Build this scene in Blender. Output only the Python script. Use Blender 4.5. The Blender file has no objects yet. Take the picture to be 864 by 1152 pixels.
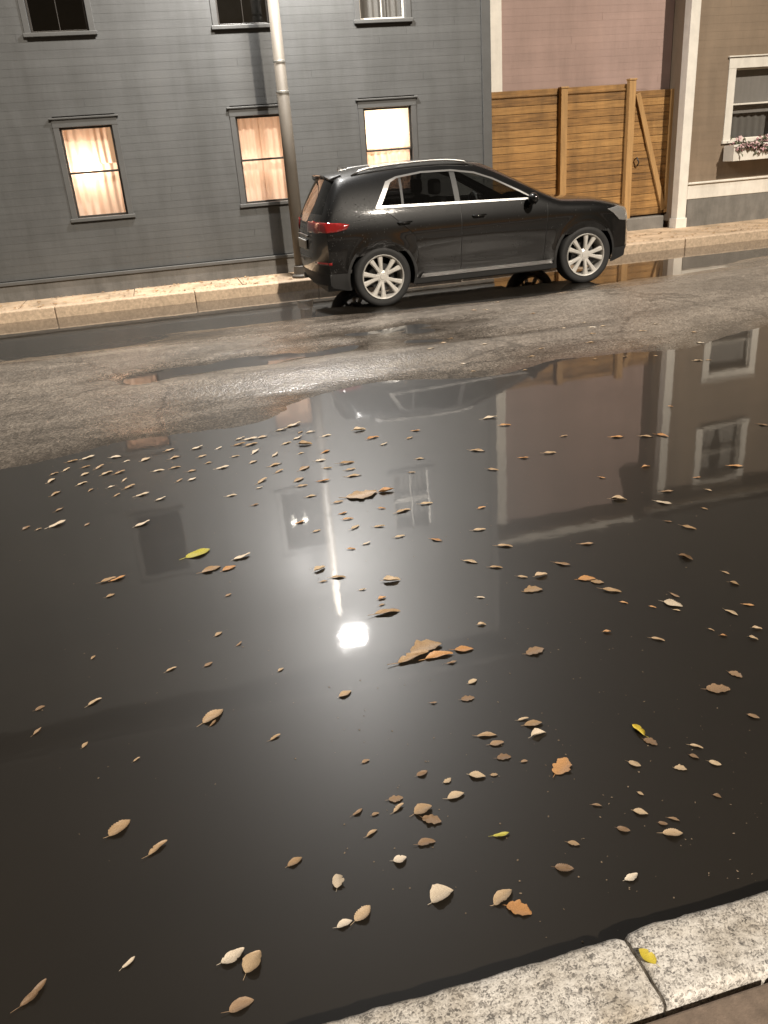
import bpy, bmesh, math, random
from mathutils import Vector, Matrix, noise
random.seed(7)
S = bpy.context.scene
C = S.collection
R = math.radians

# ------------------------------------------------------------------ camera numbers
FPX, PW, PH = 912.0, 864, 1152
PITCH, ROLL, YAW, CAMH = R(23.7), R(4.4), R(13.3), 1.69
FW = Vector((math.sin(YAW)*math.cos(PITCH), math.cos(YAW)*math.cos(PITCH), -math.sin(PITCH)))
R0 = Vector((math.cos(YAW), -math.sin(YAW), 0)); U0 = R0.cross(FW)
RT = R0*math.cos(ROLL) - U0*math.sin(ROLL); UP = U0*math.cos(ROLL) + R0*math.sin(ROLL)

def at(x, y, z=0.0):
    d = FW + RT*((x-PW/2)/FPX) - UP*((y-PH/2)/FPX)
    t = (z-CAMH)/d.z
    return Vector((0, 0, CAMH)) + d*t

def px_size(P):
    return (P-Vector((0, 0, CAMH))).dot(FW)/FPX

# ------------------------------------------------------------------ object helpers
def tag(o, label=None, cat=None, group=None, kind=None):
    if label: o['label'] = label
    if cat: o['category'] = cat
    if group: o['group'] = group
    if kind: o['kind'] = kind
    return o

def empty(name, loc, label, cat, group=None):
    o = bpy.data.objects.new(name, None); C.objects.link(o)
    o.location = loc; o.empty_display_size = .2
    return tag(o, label, cat, group)

class MB:
    def __init__(s): s.v = []; s.f = []; s.m = []; s.mi = 0
    def vert(s, p): s.v.append(tuple(p)); return len(s.v)-1
    def face(s, idx): s.f.append(tuple(idx)); s.m.append(s.mi)
    def quad(s, a, b, c, d): s.face([s.vert(p) for p in (a, b, c, d)])
    def box(s, x0, x1, y0, y1, z0, z1):
        i = len(s.v)
        for z in (z0, z1):
            for (x, y) in ((x0, y0), (x1, y0), (x1, y1), (x0, y1)): s.v.append((x, y, z))
        for q in ((3, 2, 1, 0), (4, 5, 6, 7), (0, 1, 5, 4), (1, 2, 6, 5), (2, 3, 7, 6), (3, 0, 4, 7)):
            s.face([i+k for k in q])
    def bar(s, a, b, w, t, up=(0, 0, 1)):
        a = Vector(a); b = Vector(b); d = (b-a).normalized(); up = Vector(up)
        u = d.cross(up).normalized(); n = u.cross(d).normalized()
        i = len(s.v)
        for P in (a, b):
            for (p, q) in ((-1, -1), (1, -1), (1, 1), (-1, 1)): s.v.append(tuple(P+u*(p*w/2)+n*(q*t/2)))
        for q in ((3, 2, 1, 0), (4, 5, 6, 7), (0, 1, 5, 4), (1, 2, 6, 5), (2, 3, 7, 6), (3, 0, 4, 7)):
            s.face([i+k for k in q])
    def tube(s, pts, rads, n=16, caps=True):
        pts = [Vector(p) for p in pts]; rings = []
        for k, p in enumerate(pts):
            d = (pts[min(k+1, len(pts)-1)]-pts[max(k-1, 0)]).normalized()
            a = Vector((1, 0, 0)) if abs(d.x) < .9 else Vector((0, 1, 0))
            u = d.cross(a).normalized(); w = d.cross(u).normalized()
            rings.append([s.vert(p+(u*math.cos(t)+w*math.sin(t))*rads[k]) for t in [2*math.pi*j/n for j in range(n)]])
        for k in range(len(rings)-1):
            for j in range(n):
                s.face((rings[k][j], rings[k][(j+1) % n], rings[k+1][(j+1) % n], rings[k+1][j]))
        if caps: s.face(rings[0][::-1]); s.face(rings[-1])
    def lathe(s, prof, n=40, axis='y', c=(0, 0, 0), closed=False):
        rings = []
        for (r, h) in prof:
            ring = []
            for j in range(n):
                t = 2*math.pi*j/n
                if axis == 'y': p = (c[0]+r*math.cos(t), c[1]+h, c[2]+r*math.sin(t))
                else: p = (c[0]+r*math.cos(t), c[1]+r*math.sin(t), c[2]+h)
                ring.append(s.vert(p))
            rings.append(ring)
        m = len(rings)
        for k in range(m if closed else m-1):
            for j in range(n):
                s.face((rings[k][j], rings[(k+1) % m][j], rings[(k+1) % m][(j+1) % n], rings[k][(j+1) % n]))
    def ball(s, c, r, nu=12, nv=8, sc=(1, 1, 1)):
        prof = []
        rings = []
        for k in range(nv+1):
            a = math.pi*k/nv
            rings.append([s.vert((c[0]+sc[0]*r*math.sin(a)*math.cos(2*math.pi*j/nu), c[1]+sc[1]*r*math.sin(a)*math.sin(2*math.pi*j/nu), c[2]+sc[2]*r*math.cos(a))) for j in range(nu)])
        for k in range(nv):
            for j in range(nu): s.face((rings[k][j], rings[k+1][j], rings[k+1][(j+1) % nu], rings[k][(j+1) % nu]))
    def build(s, name, mats, parent=None, bevel=0, smooth=False, norm=True, seg=2):
        me = bpy.data.meshes.new(name); me.from_pydata(s.v, [], s.f)
        if not isinstance(mats, (list, tuple)): mats = [mats]
        for m in mats: me.materials.append(m)
        me.polygons.foreach_set('material_index', s.m)
        if norm:
            b = bmesh.new(); b.from_mesh(me)
            bmesh.ops.remove_doubles(b, verts=b.verts, dist=1e-6)
            bmesh.ops.recalc_face_normals(b, faces=b.faces); b.to_mesh(me); b.free()
        if smooth:
            me.polygons.foreach_set('use_smooth', [True]*len(me.polygons))
        o = bpy.data.objects.new(name, me); C.objects.link(o)
        if parent is not None: o.parent = parent
        if bevel:
            md = o.modifiers.new('bevel', 'BEVEL'); md.width = bevel; md.segments = seg; md.limit_method = 'ANGLE'; md.angle_limit = R(40)
        return o

# ------------------------------------------------------------------ material helpers
def mat(name):
    m = bpy.data.materials.new(name); m.use_nodes = True
    nt = m.node_tree; b = nt.nodes['Principled BSDF']
    return m, nt, b, nt.links.new

def ramp(nt, pts, interp='LINEAR'):
    r = nt.nodes.new('ShaderNodeValToRGB'); e = r.color_ramp.elements; r.color_ramp.interpolation = interp
    while len(e) < len(pts): e.new(.5)
    for k, (p, c) in enumerate(pts):
        e[k].position = p; e[k].color = (c[0], c[1], c[2], 1) if not isinstance(c, (int, float)) else (c, c, c, 1)
    return r

def noise_tex(nt, scale, detail=5, rough=.6, vec=None, mapscale=None, coord='Object'):
    n = nt.nodes.new('ShaderNodeTexNoise'); n.inputs['Scale'].default_value = scale; n.inputs['Detail'].default_value = detail; n.inputs['Roughness'].default_value = rough
    tc = nt.nodes.new('ShaderNodeTexCoord'); mp = nt.nodes.new('ShaderNodeMapping')
    if mapscale: mp.inputs['Scale'].default_value = mapscale
    nt.links.new(tc.outputs[coord], mp.inputs[0]); nt.links.new(mp.outputs[0], n.inputs['Vector'])
    return n

def bump(nt, b, src, strength=.3, dist=.01):
    n = nt.nodes.new('ShaderNodeBump'); n.inputs['Strength'].default_value = strength; n.inputs['Distance'].default_value = dist
    nt.links.new(src, n.inputs['Height']); nt.links.new(n.outputs[0], b.inputs['Normal']); return n

def simple(name, col, rough=.5, metal=0, var=.15, scale=8, bmp=.15, coat=0, mapscale=None, bscale=60, bdist=.004):
    m, nt, b, L = mat(name)
    n = noise_tex(nt, scale, 6, .6, mapscale=mapscale)
    r = ramp(nt, [(.25, [c*(1-var) for c in col]), (.75, [min(1, c*(1+var)) for c in col])])
    L(n.outputs['Fac'], r.inputs[0]); L(r.outputs[0], b.inputs['Base Color'])
    b.inputs['Roughness'].default_value = rough; b.inputs['Metallic'].default_value = metal
    if coat: b.inputs['Coat Weight'].default_value = coat; b.inputs['Coat Roughness'].default_value = .04
    if bmp:
        n2 = noise_tex(nt, bscale, 4, .6, mapscale=mapscale); bump(nt, b, n2.outputs['Fac'], bmp, bdist)
    return m

def emit(name, col, strength):
    m, nt, b, L = mat(name)
    b.inputs['Base Color'].default_value = (*[c*.5 for c in col], 1)
    b.inputs['Emission Color'].default_value = (*col, 1); b.inputs['Emission Strength'].default_value = strength
    return m

M = {}
# asphalt: wet, patchy
def asphalt():
    m, nt, b, L = mat('wet_asphalt')
    tc = nt.nodes.new('ShaderNodeTexCoord')
    v = nt.nodes.new('ShaderNodeTexVoronoi'); v.inputs['Scale'].default_value = 75; L(tc.outputs['Object'], v.inputs['Vector'])
    v2 = nt.nodes.new('ShaderNodeTexVoronoi'); v2.inputs['Scale'].default_value = 34; L(tc.outputs['Object'], v2.inputs['Vector'])
    bw = nt.nodes.new('ShaderNodeRGBToBW'); L(v.outputs['Color'], bw.inputs[0])
    n3 = noise_tex(nt, 9, 6, .7); n2 = noise_tex(nt, 1.1, 6, .68, mapscale=(.5, 1.6, 1))
    mx = nt.nodes.new('ShaderNodeMix'); mx.data_type = 'FLOAT'; mx.inputs[0].default_value = .5
    L(bw.outputs[0], mx.inputs[2]); L(n3.outputs['Fac'], mx.inputs[3])
    r1 = ramp(nt, [(.25, (.08, .069, .058)), (.5, (.165, .143, .121)), (.75, (.33, .29, .25))]); L(mx.outputs[0], r1.inputs[0])
    r2 = ramp(nt, [(.38, (.72, .71, .70)), (.62, (1.2, 1.18, 1.15))]); L(n2.outputs['Fac'], r2.inputs[0])
    # hairline cracks
    vc = nt.nodes.new('ShaderNodeTexVoronoi'); vc.feature = 'DISTANCE_TO_EDGE'; vc.inputs['Scale'].default_value = .55
    wn = noise_tex(nt, 2.6, 5, .7); wm = nt.nodes.new('ShaderNodeMix'); wm.data_type = 'VECTOR'; wm.inputs[0].default_value = .28
    L(tc.outputs['Object'], wm.inputs[4]); L(wn.outputs['Color'], wm.inputs[5]); L(wm.outputs[1], vc.inputs['Vector'])
    rc = ramp(nt, [(.003, .62), (.010, 1.0)]); L(vc.outputs['Distance'], rc.inputs[0])
    mul = nt.nodes.new('ShaderNodeMix'); mul.data_type = 'RGBA'; mul.blend_type = 'MULTIPLY'; mul.inputs[0].default_value = 1
    L(r1.outputs[0], mul.inputs[6]); L(r2.outputs[0], mul.inputs[7])
    mu2 = nt.nodes.new('ShaderNodeMix'); mu2.data_type = 'RGBA'; mu2.blend_type = 'MULTIPLY'; mu2.inputs[0].default_value = 1
    L(mul.outputs[2], mu2.inputs[6]); L(rc.outputs[0], mu2.inputs[7]); L(mu2.outputs[2], b.inputs['Base Color'])
    # damp band: stone that lies within a centimetre or two of the water level is soaked dark and glossy
    sp = nt.nodes.new('ShaderNodeSeparateXYZ'); L(tc.outputs['Object'], sp.inputs[0])
    hz = nt.nodes.new('ShaderNodeMath'); hz.operation = 'MULTIPLY_ADD'; hz.inputs[1].default_value = .03; L(n2.outputs['Fac'], hz.inputs[0]); L(sp.outputs['Z'], hz.inputs[2])
    wet = nt.nodes.new('ShaderNodeMapRange'); wet.interpolation_type = 'SMOOTHSTEP'; wet.inputs[1].default_value = .014; wet.inputs[2].default_value = .048; L(hz.outputs[0], wet.inputs[0])
    wc = ramp(nt, [(0, (.45, .435, .42)), (1, (1, 1, 1))]); L(wet.outputs[0], wc.inputs[0])
    mu3 = nt.nodes.new('ShaderNodeMix'); mu3.data_type = 'RGBA'; mu3.blend_type = 'MULTIPLY'; mu3.inputs[0].default_value = 1
    L(mu2.outputs[2], mu3.inputs[6]); L(wc.outputs[0], mu3.inputs[7]); L(mu3.outputs[2], b.inputs['Base Color'])
    rr = ramp(nt, [(0, .13), (.5, .24), (1, .33)]); L(wet.outputs[0], rr.inputs[0]); L(rr.outputs[0], b.inputs['Roughness'])
    b.inputs['Specular IOR Level'].default_value = .75
    dd = nt.nodes.new('ShaderNodeMath'); dd.operation = 'ADD'; L(v.outputs['Distance'], dd.inputs[0]); L(v2.outputs['Distance'], dd.inputs[1])
    iv = nt.nodes.new('ShaderNodeMath'); iv.operation = 'MULTIPLY'; iv.inputs[1].default_value = -1; L(dd.outputs[0], iv.inputs[0])
    bn = bump(nt, b, iv.outputs[0], .5, .0045)
    bs = ramp(nt, [(0, .12), (1, .62)]); L(wet.outputs[0], bs.inputs[0]); L(bs.outputs[0], bn.inputs['Strength'])
    return m
M['asphalt'] = asphalt()

def water(name):
    m, nt, b, L = mat(name); out = nt.nodes['Material Output']
    n2 = noise_tex(nt, .7, 5, .6)
    r = ramp(nt, [(.3, (.0095, .0072, .0046)), (.7, (.015, .0113, .0073))]); L(n2.outputs['Fac'], r.inputs[0])
    n1 = noise_tex(nt, 3.2, 3, .5); n4 = noise_tex(nt, 24, 3, .6)
    ad = nt.nodes.new('ShaderNodeMath'); ad.operation = 'MULTIPLY_ADD'; ad.inputs[1].default_value = .12; L(n4.outputs['Fac'], ad.inputs[0]); L(n1.outputs['Fac'], ad.inputs[2])
    bp = nt.nodes.new('ShaderNodeBump'); bp.inputs['Strength'].default_value = .14; bp.inputs['Distance'].default_value = .004
    L(ad.outputs[0], bp.inputs['Height'])
    n3 = noise_tex(nt, 1.6, 5, .65); cr_ = ramp(nt, [(.35, .018), (.75, .05)]); L(n3.outputs['Fac'], cr_.inputs[0])
    c = nt.nodes.new('ShaderNodeBsdfPrincipled')
    for q, ro in ((b, .48), (c, .33)):
        L(r.outputs[0], q.inputs['Base Color']); q.inputs['Roughness'].default_value = ro; q.inputs['IOR'].default_value = 1.56
        q.inputs['Coat Weight'].default_value = 1; q.inputs['Coat IOR'].default_value = 1.45
        L(bp.outputs[0], q.inputs['Coat Normal']); L(cr_.outputs[0], q.inputs['Coat Roughness'])
    mx = nt.nodes.new('ShaderNodeMixShader'); mx.inputs[0].default_value = .27
    L(b.outputs[0], mx.inputs[1]); L(c.outputs[0], mx.inputs[2]); L(mx.outputs[0], out.inputs[0])
    return m
M['water'] = water('muddy_water')

M['granite'] = None
def granite():
    m, nt, b, L = mat('speckled_granite')
    v = nt.nodes.new('ShaderNodeTexVoronoi'); v.inputs['Scale'].default_value = 260
    tc = nt.nodes.new('ShaderNodeTexCoord'); nz = noise_tex(nt, 60, 4, .6)
    va = nt.nodes.new('ShaderNodeMix'); va.data_type = 'VECTOR'; va.inputs[0].default_value = .02
    L(tc.outputs['Object'], va.inputs[4]); L(nz.outputs['Color'], va.inputs[5]); L(va.outputs[1], v.inputs['Vector'])
    bw = nt.nodes.new('ShaderNodeRGBToBW'); L(v.outputs['Color'], bw.inputs[0])
    r = ramp(nt, [(.02, (.17, .16, .148)), (.3, (.42, .39, .355)), (.5, (.68, .64, .585)), (.95, (.86, .82, .76))])
    n2 = noise_tex(nt, 46, 6, .75, mapscale=(.6, 1.2, 1)); ad = nt.nodes.new('ShaderNodeMath'); ad.operation = 'ADD'
    mm = nt.nodes.new('ShaderNodeMath'); mm.operation = 'MULTIPLY_ADD'; mm.inputs[1].default_value = 2.2; mm.inputs[2].default_value = -1.1
    L(n2.outputs['Fac'], mm.inputs[0]); L(bw.outputs[0], ad.inputs[0]); L(mm.outputs[0], ad.inputs[1]); L(ad.outputs[0], r.inputs[0])
    n3 = noise_tex(nt, 7, 4, .6); r3 = ramp(nt, [(.3, (.60, .56, .50)), (.6, (1, 1, 1))]); L(n3.outputs['Fac'], r3.inputs[0])
    mul = nt.nodes.new('ShaderNodeMix'); mul.data_type = 'RGBA'; mul.blend_type = 'MULTIPLY'; mul.inputs[0].default_value = 1
    L(r.outputs[0], mul.inputs[6]); L(r3.outputs[0], mul.inputs[7]); L(mul.outputs[2], b.inputs['Base Color'])
    b.inputs['Roughness'].default_value = .7
    bump(nt, b, ad.outputs[0], .5, .004)
    return m
M['granite'] = granite()
M['near_concrete'] = simple('brown_concrete', (.22, .165, .125), .8, var=.3, scale=25, bmp=.5, bscale=180, bdist=.003)
M['far_concrete'] = simple('tan_concrete', (.48, .355, .24), .75, var=.3, scale=3.5, bmp=.4, bscale=90)
M['far_granite'] = simple('kerb_granite', (.46, .35, .245), .75, var=.35, scale=30, bmp=.3)
M['dirt'] = simple('dark_earth', (.05, .042, .033), .9, var=.4, scale=4, bmp=.5)
M['siding'] = simple('grey_painted_siding', (.0695, .0705, .0695), .5, var=.14, scale=2.2, bmp=.25, mapscale=(.35, 1, 2.5), bscale=70)
M['grey_trim'] = simple('grey_trim_paint', (.072, .072, .070), .45, var=.12, scale=5, bmp=.1)
M['sash_dark'] = simple('dark_sash_paint', (.03, .026, .022), .4, var=.2, scale=9, bmp=.1)
M['foundation'] = simple('grey_foundation', (.12, .115, .108), .8, var=.2, scale=5, bmp=.5, bscale=40)
M['roofing'] = simple('dark_shingle', (.05, .048, .046), .85, var=.35, scale=14, bmp=.6, bscale=30)
M['pink'] = simple('pinkish_siding', (.31, .215, .185), .6, var=.1, scale=1.5, bmp=.2, mapscale=(.4, 1, 2))
M['white_trim'] = simple('white_trim_paint', (.70, .665, .60), .45, var=.09, scale=6, bmp=.12)
M['tan'] = simple('tan_siding', (.205, .152, .104), .6, var=.1, scale=2, bmp=.2, mapscale=(.4, 1, 2))
M['base_grey'] = simple('grey_base', (.17, .16, .145), .75, var=.18, scale=6, bmp=.4)
M['interior'] = simple('room_plaster', (.55, .45, .36), .9, var=.05, bmp=0)
M['dark_room'] = simple('dark_room', (.10, .095, .09), .9, var=.1, bmp=0)

def stained(m, amt=.3):
    nt = m.node_tree; b = nt.nodes['Principled BSDF']; L = nt.links.new; src = b.inputs['Base Color'].links[0].from_socket
    n = noise_tex(nt, 1.3, 7, .72, mapscale=(1.6, 1, .35)); r = ramp(nt, [(.36, (1-amt, 1-amt, 1-amt*1.05)), (.56, (1, 1, 1)), (.75, (1.10, 1.09, 1.07))]); L(n.outputs['Fac'], r.inputs[0])
    g = nt.nodes.new('ShaderNodeNewGeometry'); r2 = ramp(nt, [(0, (.975, .975, .975)), (1, (1.025, 1.025, 1.025))]); L(g.outputs['Random Per Island'], r2.inputs[0])
    a = nt.nodes.new('ShaderNodeMix'); a.data_type = 'RGBA'; a.blend_type = 'MULTIPLY'; a.inputs[0].default_value = 1
    c = nt.nodes.new('ShaderNodeMix'); c.data_type = 'RGBA'; c.blend_type = 'MULTIPLY'; c.inputs[0].default_value = 1
    L(src, a.inputs[6]); L(r.outputs[0], a.inputs[7]); L(a.outputs[2], c.inputs[6]); L(r2.outputs[0], c.inputs[7]); L(c.outputs[2], b.inputs['Base Color'])
for k_, a_ in (('siding', .22), ('pink', .16), ('tan', .18), ('foundation', .35), ('base_grey', .3), ('far_concrete', .35), ('white_trim', .15), ('near_concrete', .3)): stained(M[k_], a_)
def wood():
    m, nt, b, L = mat('orange_cedar')
    n = noise_tex(nt, 5, 6, .65, mapscale=(.45, 6, 6)); g = nt.nodes.new('ShaderNodeNewGeometry')
    r = ramp(nt, [(.28, (.15, .075, .02)), (.5, (.28, .145, .042)), (.75, (.40, .22, .07))])
    rr = nt.nodes.new('ShaderNodeMath'); rr.operation = 'MULTIPLY_ADD'; rr.inputs[1].default_value = .3; rr.inputs[2].default_value = -.15
    L(g.outputs['Random Per Island'], rr.inputs[0]); a = nt.nodes.new('ShaderNodeMath'); a.operation = 'ADD'
    L(n.outputs['Fac'], a.inputs[0]); L(rr.outputs[0], a.inputs[1]); L(a.outputs[0], r.inputs[0]); L(r.outputs[0], b.inputs['Base Color'])
    b.inputs['Roughness'].default_value = .65; bump(nt, b, n.outputs['Fac'], .35, .006)
    return m
M['wood'] = wood()
stained(M['wood'], .38)
M['wood_post'] = simple('pale_cedar', (.36, .21, .08), .6, var=.25, scale=6, bmp=.3, mapscale=(5, 5, .4))
M['pole'] = simple('weathered_pole', (.12, .104, .085), .6, var=.2, scale=7, bmp=.2, mapscale=(1, 1, .25))
M['steel'] = simple('galvanised_steel', (.55, .54, .50), .38, metal=.8, var=.12, scale=20, bmp=.1)
M['dark_metal'] = simple('dark_metal', (.05, .05, .05), .5, metal=.5, bmp=.1)

def glass(name, tint, fac):
    m = bpy.data.materials.new(name); m.use_nodes = True; nt = m.node_tree; nt.nodes.clear(); L = nt.links.new
    o = nt.nodes.new('ShaderNodeOutputMaterial'); mx = nt.nodes.new('ShaderNodeMixShader'); t = nt.nodes.new('ShaderNodeBsdfTransparent'); g = nt.nodes.new('ShaderNodeBsdfGlossy')
    t.inputs[0].default_value = (*tint, 1); g.inputs['Roughness'].default_value = .02; g.inputs[0].default_value = (.9, .9, .9, 1)
    lw = nt.nodes.new('ShaderNodeLayerWeight'); lw.inputs[0].default_value = .5
    pw = nt.nodes.new('ShaderNodeMath'); pw.operation = 'POWER'; pw.inputs[1].default_value = 5; L(lw.outputs['Facing'], pw.inputs[0])
    fr = nt.nodes.new('ShaderNodeMath'); fr.operation = 'MULTIPLY_ADD'; fr.inputs[1].default_value = .9; fr.inputs[2].default_value = fac; L(pw.outputs[0], fr.inputs[0])
    n = noise_tex(nt, 1.5, 2, .5); bp = nt.nodes.new('ShaderNodeBump'); bp.inputs['Strength'].default_value = .04; bp.inputs['Distance'].default_value = .02
    L(n.outputs['Fac'], bp.inputs['Height']); L(bp.outputs[0], g.inputs['Normal'])
    L(fr.outputs[0], mx.inputs[0]); L(t.outputs[0], mx.inputs[1]); L(g.outputs[0], mx.inputs[2]); L(mx.outputs[0], o.inputs[0])
    return m
M['glass'] = glass('window_glass', (.94, .95, .94), .05)
M['tint_glass'] = glass('tinted_glass', (.22, .22, .22), .06)
M['front_glass'] = glass('lighter_glass', (.45, .46, .45), .06)

def cloth(name, col, trans=.5):
    m, nt, b, L = mat(name); out = nt.nodes['Material Output']
    n = noise_tex(nt, 6, 4, .6, mapscale=(3, 1, .4)); r = ramp(nt, [(.3, [c*.88 for c in col]), (.7, col)]); L(n.outputs['Fac'], r.inputs[0])
    L(r.outputs[0], b.inputs['Base Color']); b.inputs['Roughness'].default_value = .9
    t = nt.nodes.new('ShaderNodeBsdfTranslucent'); L(r.outputs[0], t.inputs[0]); mx = nt.nodes.new('ShaderNodeMixShader'); mx.inputs[0].default_value = trans
    L(b.outputs[0], mx.inputs[1]); L(t.outputs[0], mx.inputs[2]); L(mx.outputs[0], out.inputs[0])
    return m
M['curtain'] = cloth('peach_curtain', (.87, .67, .55))
M['shade'] = cloth('cream_shade', (.9, .82, .68))
M['grey_curtain'] = cloth('grey_curtain', (.17, .16, .15), .3)
M['pane_reflection'] = cloth('pane_reflection_cloth', (.30, .28, .265), .3)  # pale grey standing in for the reflection on the tan house panes
M['pale_curtain'] = cloth('pale_curtain', (.40, .375, .35), .3)

# ------------------------------------------------------------------ ground, road, water, kerbs, pavements
def interp(tab, x):
    if x <= tab[0][0]: return tab[0][1]
    for (a, b), (c, d) in zip(tab, tab[1:]):
        if x <= c:
            t = (x-a)/(c-a); return b+(d-b)*t
    return tab[-1][1]
SHORE = [(-8, 5.3), (-1.26, 5.50), (-.9, 5.53), (-.5, 5.72), (.3, 5.68), (.85, 5.80), (1.24, 5.88), (1.6, 6.02), (2.5, 6.07), (3.1, 6.25), (4.2, 6.12), (5.2, 6.3), (10, 6.7), (22, 7)]
GUT = [(-8, 9.7), (-1.9, 9.62), (1.5, 9.56), (3, 9.3), (4.2, 9.22), (5.6, 9.46), (8.1, 10.05), (22, 10.4)]
DIPS = [(*at(px_, py_).xy, rx, ry, dp) for px_, py_, rx, ry, dp in ((270, 408, 1.0, .42, .05), (250, 412, 1.5, .2, .03), (430, 374, 1.1, .45, .05), (480, 385, .9, .3, .03), (160, 428, .16, .2, .065), (90, 392, .9, .3, .03), (420, 440, .5, .35, .03), (620, 372, .9, .3, .025))]
def road_z(x, y):
    s = interp(SHORE, x); g = interp(GUT, x); u = (y-s)/(g-s)
    if u < 0: z = max(-.16, .045*(y-s))
    elif u <= 1: z = 4*.042*u*(1-u)
    else: z = max(-.07, -.07*(y-g))
    a = noise.noise(Vector((x*.55, y*1.5, 3.1)))*.016 + noise.noise(Vector((x*1.7, y*4, 1.7)))*.005 + noise.noise(Vector((x*6, y*11, 5.2)))*.0022 + noise.noise(Vector((x*17, y*23, 8)))*.001
    k = 1 if u > .12 else max(.3, 1+(u-.12)*3)
    for cx, cy, rx, ry, dp in DIPS:
        q = ((x-cx)/rx)**2+((y-cy)/ry)**2
        if q < 6: z -= dp*math.exp(-q)*(.8+.4*noise.noise(Vector((x*2.2, y*4, 9))))
    return z + a*k
def grid_sheet(name, xs, ys, fz, m):
    b = MB()
    for y in ys:
        for x in xs: b.v.append((x, y, fz(x, y)))
    n = len(xs)
    for j in range(len(ys)-1):
        for i in range(n-1): b.face((j*n+i, j*n+i+1, (j+1)*n+i+1, (j+1)*n+i))
    return b.build(name, m, norm=False, smooth=True)
def spaced(parts):
    out = []
    for a, b, n in parts: out += [a+(b-a)*k/n for k in range(n)]
    out.append(parts[-1][1]); return out
tag(grid_sheet('road', spaced([(-40, -4, 60), (-4, 11, 330), (11, 60, 70)]), spaced([(1.0, 4.8, 30), (4.8, 11.86, 190)]), road_z, M['asphalt']), kind='structure')
w = MB(); w.quad((-40, 1.02, 0), (60, 1.02, 0), (60, 11.85, 0), (-40, 11.85, 0))
tag(w.build('water', M['water'], norm=False), kind='structure')
g = MB(); g.quad((-400, -400, -.3), (400, -400, -.3), (400, 400, -.3), (-400, 400, -.3))
tag(g.build('ground', M['dirt'], norm=False), kind='structure')

# far pavement + kerb
def slab_sheet(name, xs, ys, z0, m, amp=.004, bottom=-.28):
    b = MB(); nx, ny = len(xs), len(ys)
    for y in ys:
        for x in xs: b.v.append((x, y, z0+noise.noise(Vector((x*1.3, y*1.3, 2)))*amp))
    for j in range(ny-1):
        for i in range(nx-1): b.face((j*nx+i, j*nx+i+1, (j+1)*nx+i+1, (j+1)*nx+i))
    x0, x1, y0, y1 = xs[0], xs[-1], ys[0], ys[-1]
    b.quad((x0, y0, bottom), (x1, y0, bottom), (x1, y0, z0-.012), (x0, y0, z0-.012))
    return b.build(name, m, norm=False)
pv = MB(); x = -40.0
random.seed(3)
while x < 60:
    wd = 1.52
    pv.box(x+.006, x+wd-.006, 12.03, 14.2 if x > 4.8 else 12.93, -.05, .14+random.uniform(-.004, .004)); x += wd
tag(pv.build('far_pavement', M['far_concrete'], bevel=.006), kind='structure')
kb = MB(); x = -40.0
while x < 60:
    wd = random.uniform(1.6, 2.2); kb.box(x+.004, x+wd-.004, 11.85, 12.022, -.25, .145+random.uniform(-.006, .006)); x += wd
tag(kb.build('far_kerb', M['far_granite'], bevel=.015), kind='structure')

# near pavement
npv = MB(); x = -30.23
while x < 30:
    npv.box(x+.004, x+1.2-.004, -8, .925, -.05, .078+random.uniform(-.002, .002)); x += 1.2
tag(npv.build('near_pavement', M['near_concrete'], bevel=.006), kind='structure')

def kerb_stone(x0, x1, label, seed):
    b = bmesh.new()
    nx = int((x1-x0)/.012); prof = []
    y0, y1, zt = .945, 1.122, .083
    # section from rear bottom over the top to front bottom
    sec = [(y0, -.15), (y0, .03), (y0, zt-.012), (y0+.006, zt-.003)]
    for k in range(1, 15): sec.append((y0+.006+(y1-y0-.026)*k/15, zt))
    sec += [(y1-.014, zt-.003), (y1-.005, zt-.011), (y1, zt-.026), (y1+.002, .02), (y1+.002, -.15)]
    rows = []
    for i in range(nx+1):
        x = x0+(x1-x0)*i/nx; e = min(x-x0, x1-x); r = []
        for k, (y, z) in enumerate(sec):
            wv = noise.noise(Vector((x*3.2, seed, 0)))*.009+noise.noise(Vector((x*13, seed, 4)))*.005+noise.noise(Vector((x*40, seed, 2)))*.0025
            ff = max(0, (y-y0)/(y1-y0)-.55)/.45
            dy = wv*ff
            dz = noise.noise(Vector((x*26, y*26, seed)))*.0022+noise.noise(Vector((x*70, y*70, seed)))*.0014
            if e < .012: dz -= (.012-e)*.25; dy -= (.012-e)*.3*ff
            ec = max(0, .05-e)/.05
            dy -= ec*ec*.006*ff
            r.append(b.verts.new((x, y+dy, z+(dz if 2 < k < len(sec)-3 else 0))))
        rows.append(r)
    for i in range(nx):
        for k in range(len(sec)-1): b.faces.new((rows[i][k], rows[i+1][k], rows[i+1][k+1], rows[i][k+1]))
    b.faces.new(rows[0]); b.faces.new(rows[-1][::-1])
    bmesh.ops.recalc_face_normals(b, faces=b.faces)
    me = bpy.data.meshes.new('kerb_stone'); b.to_mesh(me); b.free(); me.materials.append(M['granite'])
    for p in me.polygons: p.use_smooth = len(p.vertices) == 4
    o = bpy.data.objects.new('kerb_stone', me); C.objects.link(o)
    return tag(o, label, 'kerb stone', 'granite kerb stones along the near pavement')
kerb_stone(-1.6, .726, 'long speckled granite kerb stone left of the joint at the flooded edge', 1.3)
kerb_stone(.733, 2.9, 'rougher speckled granite kerb stone right of the joint with the yellow leaf', 6.1)

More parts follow.
